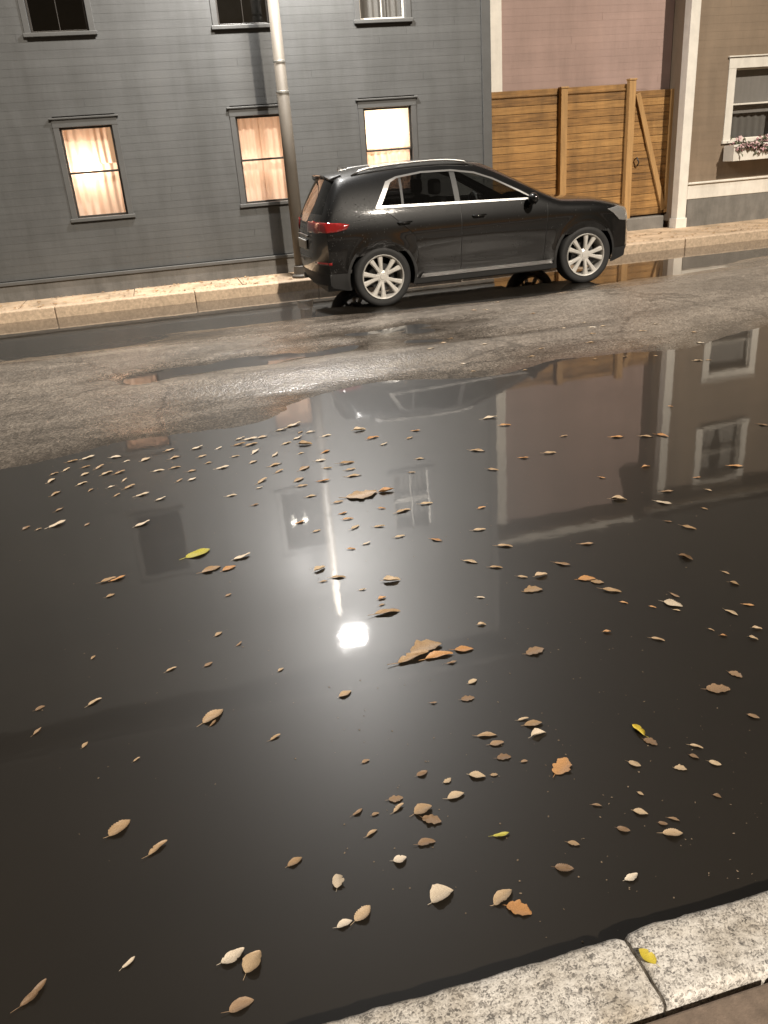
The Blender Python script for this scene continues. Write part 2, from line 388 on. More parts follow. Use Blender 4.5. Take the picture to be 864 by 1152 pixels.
# ------------------------------------------------------------------ houses
def strips(b, x0, x1, z0, z1, row, yf, openings, lap=.0014, th=.0038):
    z = z0
    while z < z1-.01:
        zt = min(z+row, z1); segs = [(x0, x1)]
        for (a, c, d, e) in openings:
            if zt > d+.005 and z < e-.005:
                ns = []
                for (p, q) in segs:
                    if a > p: ns.append((p, min(q, a)))
                    if c < q: ns.append((max(p, c), q))
                segs = [s for s in ns if s[1]-s[0] > .01]
        cuts = []; xx = x0+random.uniform(.6, 7)
        while xx < x1: cuts.append(xx); xx += random.uniform(4.5, 7.5)
        fin = []
        for (p, q) in segs:
            for cx in cuts:
                if p+.1 < cx < q-.1: fin.append((p, cx-.0012)); p = cx+.0012
            fin.append((p, q))
        for (p, q) in fin:
            i = len(b.v)
            for X in (p, q):
                b.v += [(X, yf-th, z), (X, yf-th+lap, zt+.004), (X, yf+.03, zt+.004), (X, yf+.03, z)]
            for f in ((0, 4, 5, 1), (0, 3, 7, 4), (1, 5, 6, 2), (0, 1, 2, 3), (4, 7, 6, 5)): b.face([i+k for k in f])
        z += row
def shell(b, x0, x1, z0, z1, yf, openings, yb):
    xs = sorted({x0, x1, *[o[0] for o in openings], *[o[1] for o in openings]}); zs = sorted({z0, z1, *[o[2] for o in openings], *[o[3] for o in openings]})
    for a, c in zip(xs, xs[1:]):
        for d, e in zip(zs, zs[1:]):
            if any(o[0] <= (a+c)/2 <= o[1] and o[2] <= (d+e)/2 <= o[3] for o in openings): continue
            b.quad((a, yf, d), (c, yf, d), (c, yf, e), (a, yf, e)); b.quad((a, yf+.12, d), (c, yf+.12, d), (c, yf+.12, e), (a, yf+.12, e))
    b.quad((x0, yf, z0), (x0, yb, z0), (x0, yb, z1), (x0, yf, z1)); b.quad((x1, yf, z0), (x1, yb, z0), (x1, yb, z1), (x1, yf, z1))
    b.quad((x0, yb, z0), (x1, yb, z0), (x1, yb, z1), (x0, yb, z1))

def make_window(root, xc, z0, z1, wd, yf, trim, sashm, curtain=None, style='full', cap=True, label=None, casing=.065, muntin=True):
    x0, x1 = xc-wd/2, xc+wd/2
    f = MB()
    for (a, c) in ((x0-casing, x0+.012), (x1-.012, x1+casing)): f.box(a, c, yf-.016, yf+.13, z0, z1)
    f.box(x0-casing-.004, x1+casing+.004, yf-.019, yf+.13, z1-.012, z1+casing+.02)
    win = f.build('window', trim, root, bevel=.004)
    if label: win['label'] = label
    s = MB(); s.box(x0-casing-.02, x1+casing+.02, yf-.038, yf+.13, z0-.045, z0+.003); s.build('sill', trim, win, bevel=.006)
    if cap:
        s = MB(); s.box(x0-casing-.03, x1+casing+.03, yf-.04, yf-.001, z1+casing+.024, z1+casing+.045); s.build('drip_cap', trim, win, bevel=.004)
    zm = (z0+z1)/2; sb = .026
    for k, (a, c, yy) in enumerate(((zm-.012, z1-.014, yf+.03), (z0+.005, zm+.012, yf+.068))):
        s = MB(); xa, xb = x0+.014, x1-.014
        s.box(xa, xa+sb, yy, yy+.032, a, c); s.box(xb-sb, xb, yy, yy+.032, a, c)
        s.box(xa+sb, xb-sb, yy+.001, yy+.031, a, a+sb); s.box(xa+sb, xb-sb, yy+.001, yy+.031, c-sb, c)
        if muntin: s.box(xc-.005, xc+.005, yy+.004, yy+.028, a+sb, c-sb)
        s.build('sash', sashm, win, bevel=.003)
        p = MB(); p.quad((xa+sb-.004, yy+.016, a+sb-.004), (xb-sb+.004, yy+.016, a+sb-.004), (xb-sb+.004, yy+.016, c-sb+.004), (xa+sb-.004, yy+.016, c-sb+.004)); p.build('pane', M['glass'], win, norm=False)
    def drape(xa, xb, za, zb, yy, m, n=46, folds=5, amp=.011, gather=0, ph=0., name='curtain'):
        d = MB(); nz = 10
        for j in range(nz+1):
            t = j/nz
            for i in range(n+1):
                u = i/n; X = xa+(xb-xa)*u
                if gather: X = xa+(xb-xa)*u*(1-gather*math.sin(math.pi*min(1, t*1.2)))
                d.v.append((X, yy+amp*math.sin(u*folds*2*math.pi+ph+.5*math.sin(t*3)), zb+(za-zb)*t))
        for j in range(nz):
            for i in range(n): d.face((j*(n+1)+i, j*(n+1)+i+1, (j+1)*(n+1)+i+1, (j+1)*(n+1)+i))
        d.build(name, m, win, norm=False, smooth=True)
    yc = yf+.165
    if style == 'full':
        drape(x0-.03, xc+.004, z0, z1+.03, yc, curtain, folds=4, ph=.4); drape(xc-.004, x1+.03, z0, z1+.03, yc+.012, curtain, folds=4, ph=2)
    elif style == 'gap':
        drape(x0-.03, xc+.004, z0, z1+.03, yc, curtain, folds=3.5, ph=.4); drape(xc-.004, x1+.03, z0, zm+.10, yc+.012, curtain, folds=3.5, ph=2)
        drape(xc-.004, x1-.10, zm+.10, z1+.03, yc+.012, curtain, folds=3, ph=2)
    elif style == 'shade':
        drape(x0-.03, x1+.03, zm-.02, z1+.03, yc+.05, M['shade'], folds=1, amp=.002, name='roller_shade')
        drape(x0-.03, xc+.003, z0, zm+.03, yc, curtain, folds=4, ph=.4); drape(xc-.003, x1+.03, z0, zm+.03, yc+.01, curtain, folds=4, ph=1.4)
    elif style == 'reflection_cloth':
        drape(x0-.03, x1+.03, z0+.42, z1+.03, yf+.122, M['pane_reflection'], folds=1, amp=.002, name='roller_shade'); drape(x0-.03, x1+.03, z0, z0+.5, yc+.02, M['grey_curtain'], folds=7, amp=.012)  # upper sheet is added; its pale colour imitates reflection in the glass
    elif style == 'parted':
        drape(x0-.03, x0+wd*.46, z0, z1+.03, yc, curtain, folds=4, gather=.22); drape(x1+.03, x1-wd*.46, z0, z1+.03, yc, curtain, folds=4, gather=.22)
    return win

def room(root, x0, x1, z0, z1, yf, yb, m):
    b = MB()
    b.quad((x0, yb, z0), (x1, yb, z0), (x1, yb, z1), (x0, yb, z1)); b.quad((x0, yf, z0), (x0, yb, z0), (x0, yb, z1), (x0, yf, z1)); b.quad((x1, yf, z0), (x1, yb, z0), (x1, yb, z1), (x1, yf, z1))
    b.quad((x0, yf, z0), (x1, yf, z0), (x1, yb, z0), (x0, yb, z0)); b.quad((x0, yf, z1), (x1, yf, z1), (x1, yb, z1), (x0, yb, z1))
    return b.build('room', m, root, norm=False)
def lamp(name, loc, P, col, rad=.06, parent=None):
    l = bpy.data.lights.new(name, 'POINT'); l.energy = P; l.color = col; l.shadow_soft_size = rad
    o = bpy.data.objects.new(name, l); C.objects.link(o); o.location = loc
    if parent: o.parent = parent
    return o

def gable_roof(root, x0, x1, y0, y1, ze, zr, m, axis='x', ov=.3):
    b = MB(); t = .14
    if axis == 'x':   # ridge along x
        ym = (y0+y1)/2; sl = (zr-ze)/(ym-y0)
        for (ya, yb_) in ((y0-ov, ym), (y1+ov, ym)):
            za = ze-ov*sl
            P = [(x0-ov, ya, za), (x1+ov, ya, za), (x1+ov, yb_, zr), (x0-ov, yb_, zr)]
            i = len(b.v); b.v += P+[(p[0], p[1], p[2]+t) for p in P]
            for f in ((0, 1, 2, 3), (4, 5, 6, 7), (0, 1, 5, 4), (1, 2, 6, 5), (2, 3, 7, 6), (3, 0, 4, 7)): b.face([i+k for k in f])
        for X in (x0+.002, x1-.002): b.face([b.vert((X, y0+.01, ze)), b.vert((X, y1-.01, ze)), b.vert((X, ym, zr-.02))])
    else:
        xm = (x0+x1)/2; sl = (zr-ze)/(xm-x0)
        for (xa, xb) in ((x0-ov, xm), (x1+ov, xm)):
            za = ze-ov*sl
            P = [(xa, y0-ov, za), (xa, y1+ov, za), (xb, y1+ov, zr), (xb, y0-ov, zr)]
            i = len(b.v); b.v += P+[(p[0], p[1], p[2]+t) for p in P]
            for f in ((0, 1, 2, 3), (4, 5, 6, 7), (0, 1, 5, 4), (1, 2, 6, 5), (2, 3, 7, 6), (3, 0, 4, 7)): b.face([i+k for k in f])
    return b.build('roof', m, root)

# grey house
GX0, GX1, GY = -9.0, 5.20, 12.93
gh = empty('grey_house', (0, 0, 0), 'dark grey clapboard house with three lit windows behind the black car', 'house')
LOW = [(-.72, .72), (1.665, .70), (3.575, .76)]; ZL0, ZL1 = 1.17, 2.35; ZU0, ZU1 = 3.46, 4.56
UPR = [(-.80, .76), (1.62, .74), (3.60, .70)]
ops = [(x-w_/2, x+w_/2, ZL0, ZL1) for x, w_ in LOW]+[(x-w_/2, x+w_/2, ZU0, ZU1) for x, w_ in UPR]
b = MB(); strips(b, GX0, GX1-.12, .42, 7.4, .098, GY, [(o[0]-.05, o[1]+.05, o[2]-.02, o[3]+.05) for o in ops]); shell(b, GX0, GX1, .14, 7.4, GY+.02, ops, 20.5)
b.build('wall', M['siding'], gh, norm=False)
b = MB(); b.box(GX0, GX1+.01, GY-.05, GY+.015, -.1, .36); b.build('foundation', M['foundation'], gh, bevel=.008)
b = MB(); b.box(GX0, GX1+.012, GY-.075, GY+.016, .362, .41); b.build('water_table', M['grey_trim'], gh, bevel=.006)
b = MB(); b.box(GX1-.12, GX1+.022, GY-.03, GY+.10, .412, 7.4); b.build('corner_board', M['grey_trim'], gh, bevel=.004)
b = MB(); b.box(GX0, GX1+.3, GY-.3, GY-.02, 7.4, 7.55); b.build('eave_board', M['grey_trim'], gh, bevel=.006)
gable_roof(gh, GX0, GX1, GY, 20.5, 7.56, 10.2, M['roofing'], 'x', .3)
styles = ['gap', 'full', 'shade']
wl = ['lit window with peach curtains and a bright gap at the right', 'lit window with closed peach curtains partly behind the lamp pole', 'lit window with bright cream shade above peach curtains']
for k, (x, w_) in enumerate(LOW):
    make_window(gh, x, ZL0, ZL1, w_, GY, M['grey_trim'], M['sash_dark'], M['curtain'], styles[k], label=wl[k], muntin=False)
    room(gh, x-.75, x+.75, .6, 2.75, GY+.145, GY+1.6, M['interior'])
ul = ['dark upper window without light', 'upper window with two small lamps glowing inside', 'unlit upper window with pale curtains behind its panes']
for k, (x, w_) in enumerate(UPR):
    make_window(gh, x, ZU0, ZU1, w_, GY, M['grey_trim'], M['sash_dark'] if k < 2 else M['white_trim'], [M['sash_dark'], M['curtain'], M['grey_curtain']][k], ['none', 'none', 'full'][k], label=ul[k])
    room(gh, x-.8, x+.8, 3.0, 5.2, GY+.145, GY+2.4, M['dark_room'])
WARM = (1, .80, .62)
LAMPS = [(-.80, GY+.36, 1.82, 19), (1.70, GY+.75, 1.75, 17), (3.56, GY+.62, 2.06, 40)]
for x, y, z, P in LAMPS: lamp('room_light', (x, y, z), P, WARM, .07, gh)
# two glowing globes in the upper room, hanging from one bracket
sc_ = empty('ceiling_lamp', (1.66, GY+1.1, 5.2), 'pair of small white globe lamps glowing inside the upper window above the pole', 'lamp')
b = MB(); b.tube([(0, 0, 0), (0, 0, -.62)], [.008, .008], 8); b.bar((-.13, 0, -.62), (.13, 0, -.62), .02, .02); b.build('bracket', M['dark_metal'], sc_)
for sx in (-.11, .11):
    b = MB(); b.ball((sx, 0, -.70), .055, sc=(1, 1, 1.35)); b.build('globe', emit('globe_glow', (1, .93, .80), 14), sc_, smooth=True)

# pink house behind the fence
ph = empty('pink_house', (0, 0, 0), 'pinkish house wall seen above the wooden fence', 'house')
PY = 13.90
b = MB(); strips(b, 5.80, 8.90, .2, 5.5, .105, PY, []); shell(b, 5.61, 8.90, .1, 5.5, PY+.02, [], 22); b.build('wall', M['pink'], ph, norm=False)
b = MB(); b.box(5.60, 5.805, PY-.03, PY+.10, .1, 5.5); b.build('corner_board', M['white_trim'], ph, bevel=.005)
b = MB(); b.box(5.5, 8.80, PY-.28, PY-.02, 5.5, 5.64); b.build('eave_board', M['white_trim'], ph, bevel=.006)
b = MB(); i = [b.vert(p) for p in ((5.5, PY-.3, 5.65), (8.80, PY-.3, 5.65), (8.80, 22, 8.4), (5.5, 22, 8.4), (5.5, PY-.3, 5.80), (8.80, PY-.3, 5.80), (8.80, 22, 8.55), (5.5, 22, 8.55))]
for f in ((0, 1, 2, 3), (4, 5, 6, 7), (0, 1, 5, 4), (1, 2, 6, 5), (2, 3, 7, 6), (3, 0, 4, 7)): b.face([i[k] for k in f])
b.build('roof', M['roofing'], ph)

# tan house at the right
TY = 13.42
th = empty('tan_house', (0, 0, 0), 'tan house at the right with white corner board and flower box window', 'house')
tops = [(9.83, 10.75, 1.50, 2.62), (9.83, 10.75, 3.75, 4.9), (12.6, 13.5, 1.5, 2.62), (12.6, 13.5, 3.75, 4.9)]
b = MB(); strips(b, 9.02, 20, .86, 5.2, .115, TY, [(o[0]-.05, o[1]+.05, o[2]-.02, o[3]+.05) for o in tops]); shell(b, 8.91, 20, .1, 5.2, TY+.02, tops, 24); b.build('wall', M['tan'], th, norm=False)
b = MB(); b.box(8.875, 9.05, TY-.05, TY+.13, .13, 5.2); b.box(8.855, 9.07, TY-.066, TY+.14, .12, .30); b.build('corner_board', M['white_trim'], th, bevel=.006)
b = MB(); b.box(9.053, 20, TY-.045, TY+.015, .60, .84); b.box(9.053, 20, TY-.075, TY+.01, .842, .875); b.build('water_table', M['white_trim'], th, bevel=.008)
b = MB(); b.box(9.073, 20, TY-.035, TY+.017, -.1, .598); b.build('foundation', M['base_grey'], th, bevel=.006)
b = MB(); b.box(8.6, 20, TY-.3, TY-.02, 5.2, 5.36); b.build('eave_board', M['white_trim'], th, bevel=.006)
gable_roof(th, 8.83, 20, TY, 24, 5.37, 8.0, M['roofing'], 'x', .3)
for k, o in enumerate(tops):
    make_window(th, (o[0]+o[1])/2, o[2], o[3], o[1]-o[0], TY, M['white_trim'], M['white_trim'], M['pale_curtain'], 'parted' if k else 'reflection_cloth', cap=True, casing=.13, muntin=False, label='white framed window above the flower box' if k == 0 else None)
    room(th, o[0]-.3, o[1]+.3, o[2]-.4, o[3]+.3, TY+.145, TY+2, M['dark_room'])
b = MB(); X0, X1 = 9.72, 10.86
b.box(X0, X1, TY-.31, TY-.285, 1.17, 1.42); b.box(X0, X0+.025, TY-.284, TY-.03, 1.17, 1.42); b.box(X1-.025, X1, TY-.284, TY-.03, 1.17, 1.42); b.box(X0+.026, X1-.026, TY-.284, TY-.03, 1.17, 1.2); b.box(X0+.026, X1-.026, TY-.284, TY-.03, 1.34, 1.37)
b.box(X0-.015, X1+.015, TY-.325, TY-.286+.002, 1.39, 1.43)
b.build('window_box', M['white_trim'], th, bevel=.006)
random.seed(11)
fl = empty('flowers', (10.29, TY-.16, 1.37), 'pink and white flowers spilling over the white window box', 'flowers')
b = MB(); b2 = MB(); b3 = MB()
for k in range(520):
    x = random.uniform(-.52, .52); y = random.uniform(-.17, .10); z = random.uniform(0, .13)+.05*math.sin(x*9)
    if k % 5 < 3: y = random.uniform(-.19, -.16); z = .07-abs(random.gauss(0, .055))-.05*max(0, math.sin(x*7+1))
    a = random.uniform(0, 6.3); n = Vector((random.uniform(-1, 1), random.uniform(-1, .3), random.uniform(.1, 1))).normalized(); u = n.cross(Vector((math.cos(a), math.sin(a), .1))).normalized(); v = n.cross(u); c = Vector((x, y, z))
    if k % 2:
        l = .045; b.quad(c-u*l, c+v*l*.4+n*.01, c+u*l, c-v*l*.4+n*.01)
    else:
        q = b2 if k % 4 else b3; r_ = random.uniform(.024, .042); ring = [c+(u*math.cos(t)+v*math.sin(t))*r_*(1 if j % 2 else .6) for j, t in enumerate([2*math.pi*j/10 for j in range(10)])]
        ci = q.vert(c+n*.012); ri = [q.vert(p) for p in ring]
        for j in range(10): q.face((ci, ri[j], ri[(j+1) % 10]))
b.build('foliage', simple('flower_leaves', (.10, .11, .06), .6, bmp=0), fl, norm=False)
b2.build('blossom', simple('pink_petals', (.50, .28, .29), .6, bmp=0), fl, norm=False)
b3.build('blossom', simple('white_petals', (.58, .42, .41), .6, bmp=0), fl, norm=False)

# ------------------------------------------------------------------ fence and gate
FY = 13.80
random.seed(5)
fe = empty('wooden_fence', (5.22, FY, .14), 'orange brown wooden fence of horizontal boards behind the car bonnet', 'fence')
b = MB(); z = .24
while z < 2.30:
    hgt = .118; b.box(.0, 2.83, random.uniform(-.004, .004), .03, z, z+hgt-.006); z += hgt
b.build('board_panel', M['wood'], fe, bevel=.004)
for (x, zt) in ((.06, 2.3), (1.61, 2.34), (2.86, 2.40)):
    b = MB(); b.box(x-.06, x+.06, -.11, -.008, .0, zt); b.box(x-.07, x+.07, -.12, .0, zt+.001, zt+.03); b.build('post', M['wood_post'], fe, bevel=.006)
b = MB(); b.box(0, 2.83, -.015, .05, 2.26, 2.29); b.build('cap_rail', M['wood'], fe, bevel=.004)
ga = empty('wooden_gate', (8.15, FY, .14), 'wooden gate with a diagonal brace beside the white corner board', 'gate')
b = MB(); z = .24
while z < 2.22:
    hgt = .118; b.box(.02, .80, random.uniform(-.004, .004), .03, z, z+hgt-.006); z += hgt
b.build('board_panel', M['wood'], ga, bevel=.004)
b = MB(); b.bar((.07, -.03, 2.2), (.70, -.03, .3), .09, .04, (0, 1, 0)); b.build('brace', M['wood_post'], ga, bevel=.004)
b = MB(); b.box(.71, .79, -.05, -.006, .25, 2.24); b.build('post', M['wood_post'], ga, bevel=.005)
b = MB(); b.tube([(.09, -.02, 1.18), (.09, -.075, 1.2), (.13, -.08, 1.12), (.13, -.02, 1.06)], [.012]*4, 8); b.build('handle', M['dark_metal'], ga, smooth=True)
b = MB(); b.box(5.22, 8.79, FY-.16, FY+.12, .0, .35); tag(b.build('threshold', M['base_grey'], bevel=.015), kind='structure')

# ------------------------------------------------------------------ street lamp
sl = empty('street_lamp', (1.93, 12.2, .14), 'tall pale street lamp pole standing between the pavement edge and the grey house', 'street lamp')
b = MB(); b.tube([(0, 0, .02), (0, 0, 2.42), (0, 0, 2.43), (0, 0, 5.45)], [.090, .084, .078, .062], 24); b.build('pole', M['pole'], sl, smooth=True)
b = MB(); b.lathe([(.15, 0), (.15, .03), (.12, .05), (.108, .16), (.096, .17)], 24, 'z'); b.build('base_collar', M['pole'], sl)
for z, r_ in ((2.42, .085), (2.78, .077), (3.55, .073), (5.40, .064)):
    b = MB(); b.lathe([(r_, -.014), (r_+.004, -.011), (r_+.004, .011), (r_, .014)], 24, 'z', (0, 0, z)); b.build('collar', M['steel'], sl)
b = MB(); b.tube([(0, 0, 5.40), (.01, -.02, 5.6), (.03, -.12, 5.64), (.09, -.52, 5.66)], [.035, .033, .032, .03], 14); b.build('arm', M['pole'], sl, smooth=True)
b = MB(); b.box(-.12, .32, -.76, -.48, 5.605, 5.68); b.box(-.06, .26, -.71, -.53, 5.681, 5.715); hd = b.build('lamp_head', M['dark_metal'], sl, bevel=.02)
b = MB()
for k in range(3): b.box(-.095+k*.132, .028+k*.132, -.74, -.50, 5.592, 5.604)
b.build('lens', emit('led_lens', (1, .95, .88), 60), hd)
al = bpy.data.lights.new('street_light', 'AREA'); al.shape = 'RECTANGLE'; al.size = .38; al.size_y = .22; al.energy = 360; al.color = (1, .97, .93)
ao = bpy.data.objects.new('street_light', al); C.objects.link(ao); ao.location = (.10, -.62, 5.575); ao.parent = sl

# ------------------------------------------------------------------ car
def car_paint():
    m, nt, b, L = mat('black_car_paint')
    n = noise_tex(nt, 3, 4, .6); r = ramp(nt, [(.3, (.0022, .0022, .0024)), (.7, (.0042, .0042, .0044))]); L(n.outputs['Fac'], r.inputs[0]); L(r.outputs[0], b.inputs['Base Color'])
    b.inputs['Roughness'].default_value = .4; b.inputs['Specular IOR Level'].default_value = .12
    b.inputs['Coat Weight'].default_value = 1; b.inputs['Coat Roughness'].default_value = .03
    n2 = noise_tex(nt, 90, 2, .5); r2 = ramp(nt, [(.45, .03), (.7, .10)]); L(n2.outputs['Fac'], r2.inputs[0]); L(r2.outputs[0], b.inputs['Coat Roughness'])
    return m
M['paint'] = car_paint()
M['plastic'] = simple('black_plastic', (.018, .018, .018), .55, var=.2, bmp=.2)
M['chrome'] = simple('satin_trim', (.27, .265, .26), .36, metal=.9, var=.05, bmp=0)
M['rim'] = simple('silver_alloy', (.60, .58, .54), .36, metal=.3, var=.06, bmp=0)
M['tyre'] = simple('tyre_rubber', (.016, .016, .016), .75, var=.25, bmp=.3, bscale=90)
M['red_lens'] = None
m, nt, b_, L = mat('red_lamp_lens'); b_.inputs['Base Color'].default_value = (.20, .008, .008, 1); b_.inputs['Roughness'].default_value = .12; b_.inputs['Coat Weight'].default_value = 1
n = noise_tex(nt, 30, 2, .5, mapscale=(1, 1, 4)); bump(nt, b_, n.outputs['Fac'], .3, .004); M['red_lens'] = m
m, nt, b_, L = mat('clear_lamp_lens'); b_.inputs['Base Color'].default_value = (.38, .38, .38, 1); b_.inputs['Roughness'].default_value = .1; b_.inputs['Metallic'].default_value = .6; b_.inputs['Coat Weight'].default_value = 1
n = noise_tex(nt, 26, 2, .5, mapscale=(3, 1, 1)); bump(nt, b_, n.outputs['Fac'], .6, .01); M['clear_lens'] = m
M['seat_cloth'] = simple('seat_fabric', (.04, .038, .036), .8, bmp=.2)

_CARP = [  # centre profile (x,z), edge profile (x,z)
 (-.80, .28, -.60, .30), (-.875, .40, -.66, .42), (-.905, .55, -.70, .56), (-.895, .70, -.715, .72), (-.885, .86, -.718, .87), (-.865, .99, -.715, .985), (-.83, 1.055, -.70, 1.05),
 (-.70, 1.26, -.60, 1.24), (-.585, 1.44, -.47, 1.40), (-.52, 1.515, -.38, 1.455), (-.40, 1.55, -.26, 1.49), (-.05, 1.588, .02, 1.53), (.50, 1.612, .52, 1.556), (1.0, 1.607, .98, 1.553), (1.38, 1.572, 1.28, 1.515),
 (1.60, 1.49, 1.50, 1.435), (1.95, 1.315, 1.85, 1.265), (2.25, 1.155, 2.16, 1.115), (2.40, 1.085, 2.33, 1.045), (2.52, 1.065, 2.47, 1.02), (2.9, 1.035, 2.85, .985), (3.2, .975, 3.08, .93), (3.40, .905, 3.22, .885),
 (3.49, .84, 3.275, .82), (3.535, .72, 3.305, .70), (3.555, .55, 3.315, .55), (3.55, .40, 3.31, .41), (3.47, .24, 3.25, .27)]
CARP = [tuple((-.3+(v+.3)*.80 if k in (0, 2) and v < -.3 else v) for k, v in enumerate(p)) for p in _CARP]
WZ = [(.15, .85), (.25, .872), (.38, .90), (.55, .912), (.72, .922), (.86, .926), (.93, .916), (1.0, .895), (1.06, .874), (1.12, .848), (1.25, .782), (1.4, .695), (1.5, .625), (1.56, .578), (1.65, .52)]
WX = [(-.75, .90), (-.6, .935), (-.4, .965), (0, .99), (.5, 1), (2.1, 1), (2.6, .992), (2.9, .97), (3.1, .935), (3.25, .885), (3.33, .84)]
def smooth_interp(tab, x):
    if x <= tab[0][0]: return tab[0][1]
    if x >= tab[-1][0]: return tab[-1][1]
    for k in range(len(tab)-1):
        if x <= tab[k+1][0]:
            x0, y0 = tab[k]; x1, y1 = tab[k+1]; h = x1-x0; t = (x-x0)/h
            m0 = (y1-tab[k-1][1])/(x1-tab[k-1][0]) if k else (y1-y0)/h
            m1 = (tab[k+2][1]-y0)/(tab[k+2][0]-x0) if k+2 < len(tab) else (y1-y0)/h
            return (2*t**3-3*t**2+1)*y0+(t**3-2*t**2+t)*h*m0+(-2*t**3+3*t**2)*y1+(t**3-t**2)*h*m1
def carW(x, z):
    wv = smooth_interp(WZ, z)*smooth_interp(WX, x)
    for cx in (0, 2.68):
        d = math.hypot(x-cx, z-.36); wv += .014*math.exp(-((d-.41)/.05)**2) * (1 if z > .2 else 0)
    # hollow along the doors and a crease under the belt
    wv -= .010*math.exp(-((z-.52)/.12)**2)*math.exp(-((x-1.3)/.7)**2)
    return wv
def cr(p0, p1, p2, p3, t):
    return .5*((2*p1)+(-p0+p2)*t+(2*p0-5*p1+4*p2-p3)*t*t+(-p0+3*p1-3*p2+p3)*t**3)
def profile(s):
    k = min(int(s), len(CARP)-2); t = s-k; g = lambda i: CARP[max(0, min(len(CARP)-1, i))]
    return [cr(g(k-1)[c], g(k)[c], g(k+1)[c], g(k+2)[c], t) for c in range(4)]
SUB = 6; NS = (len(CARP)-1)*SUB; NV = 14; NT = 26
def car_grid():
    G = []
    for i in range(NS+1):
        px, pz, ex, ez = profile(i/SUB); row = []
        we = carW(ex, ez)
        for v in [k/NV for k in range(NV+1)]:
            e = 1-(1-v)**1.15; q = v**3.2
            row.append(Vector((px+(ex-px)*q, we*(v if v < .8 else v), pz+(ez-pz)*q)))
        zb = .235 if -.45 < ex < 3.12 else min(ez-.01, .235+.05*(min(1, max(0, (abs(ex-1.34)-1.78)/.2))))
        for t in [k/NT for k in range(1, NT+1)]:
            z = ez+(zb-ez)*t; row.append(Vector((ex, carW(ex, z), z)))
        G.append(row)
    # ring-direction smoothing rounds the shoulder and the bumper corners
    for it in range(6):
        N = [[p.copy() for p in r] for r in G]
        for i in range(NS+1):
            for j in range(NV-3, NV+4):
                N[i][j] = G[i][j]*.5+(G[i][j-1]+G[i][j+1])*.25
        G = N
    return G
G = car_grid()
CAR = empty('parked_car', (2.53, 10.695, -.012), 'black compact SUV parked along the far kerb with silver wheels', 'car')
DLO = [(-.02, 1.135), (.16, 1.415), (.30, 1.462), (.62, 1.496), (1.0, 1.49), (1.28, 1.445), (1.50, 1.362), (1.84, 1.185), (1.99, 1.095), (1.9, 1.085)]
def inset(poly, d):
    n = len(poly); out = []; A = sum(poly[i][0]*poly[(i+1) % n][1]-poly[(i+1) % n][0]*poly[i][1] for i in range(n)); s = 1 if A > 0 else -1
    for i in range(n):
        p0, p1, p2 = Vector(poly[i-1]), Vector(poly[i]), Vector(poly[(i+1) % n])
        d1 = (p1-p0).normalized(); d2 = (p2-p1).normalized(); n1 = Vector((-d1.y, d1.x))*s; n2 = Vector((-d2.y, d2.x))*s
        bis = (n1+n2); bis = bis/max(.35, bis.dot(n1))/1.0
        out.append(tuple(p1+bis*d))
    return out
def inside(poly, x, z):
    c = False; n = len(poly)
    for i in range(n):
        (x0, z0), (x1, z1) = poly[i], poly[(i+1) % n]
        if (z0 > z) != (z1 > z) and x < (x1-x0)*(z-z0)/(z1-z0)+x0: c = not c
    return c
def circ(cx, cz, r, n=36): return [(cx+r*math.cos(2*math.pi*k/n), cz+r*math.sin(2*math.pi*k/n)) for k in range(n)]
ARCH = [circ(0, .36, .405), circ(2.68, .36, .405)]
DLOi = inset(DLO, .020); DLOi[0] = (.055, 1.158); DLOi[1] = (.215, 1.40)
BP = 1.0   # b pillar x
TAIL = [(-.80, .905), (-.80, 1.035), (-.48, 1.01), (-.36, .985), (-.40, .935), (-.52, .915)]
HEAD = [(3.36, .71), (3.36, .87), (3.16, .905), (2.98, .885), (3.07, .83), (3.18, .735)]
SILLP = [(.47, .30), (.50, .345), (2.20, .345), (2.23, .30)]
BUMP = [(-1, .1), (-1, .44), (-.33, .44), (-.33, .1)]
FBUMP = [(3.03, .1), (3.03, .40), (3.7, .40), (3.7, .1)]
FLARES = [circ(0, .36, .435), circ(2.68, .36, .435)]
SILLB = [(.3, .1), (.3, .298), (2.4, .298), (2.4, .1)]
REFL = [(-.80, .545), (-.80, .575), (-.60, .575), (-.60, .545)]
def seam(pts, w_=.006): return [(pts[0][0]-w_/2, pts[0][1]), (pts[0][0]+w_/2, pts[0][1]), (pts[1][0]+w_/2, pts[1][1]), (pts[1][0]-w_/2, pts[1][1])]
SEAMS = [seam([(.995, .34), (1.03, 1.09)], .008), seam([(2.10, .36), (2.16, 1.02)], .008), seam([(.43, .80), (.10, 1.10)], .008), seam([(.43, .79), (.46, .5)], .008), [(-.3, 1.015), (-.3, 1.007), (-.05, 1.03), (-.05, 1.038)] ]
b = bmesh.new()
vg = [[b.verts.new(p) for p in r] for r in G]
fl_s = b.faces.layers.int.new('s'); fl_v = b.faces.layers.int.new('v')
for i in range(NS):
    for j in range(NV+NT):
        try: f = b.faces.new((vg[i][j], vg[i+1][j], vg[i+1][j+1], vg[i][j+1]))
        except ValueError: continue
        f[fl_s] = i; f[fl_v] = j
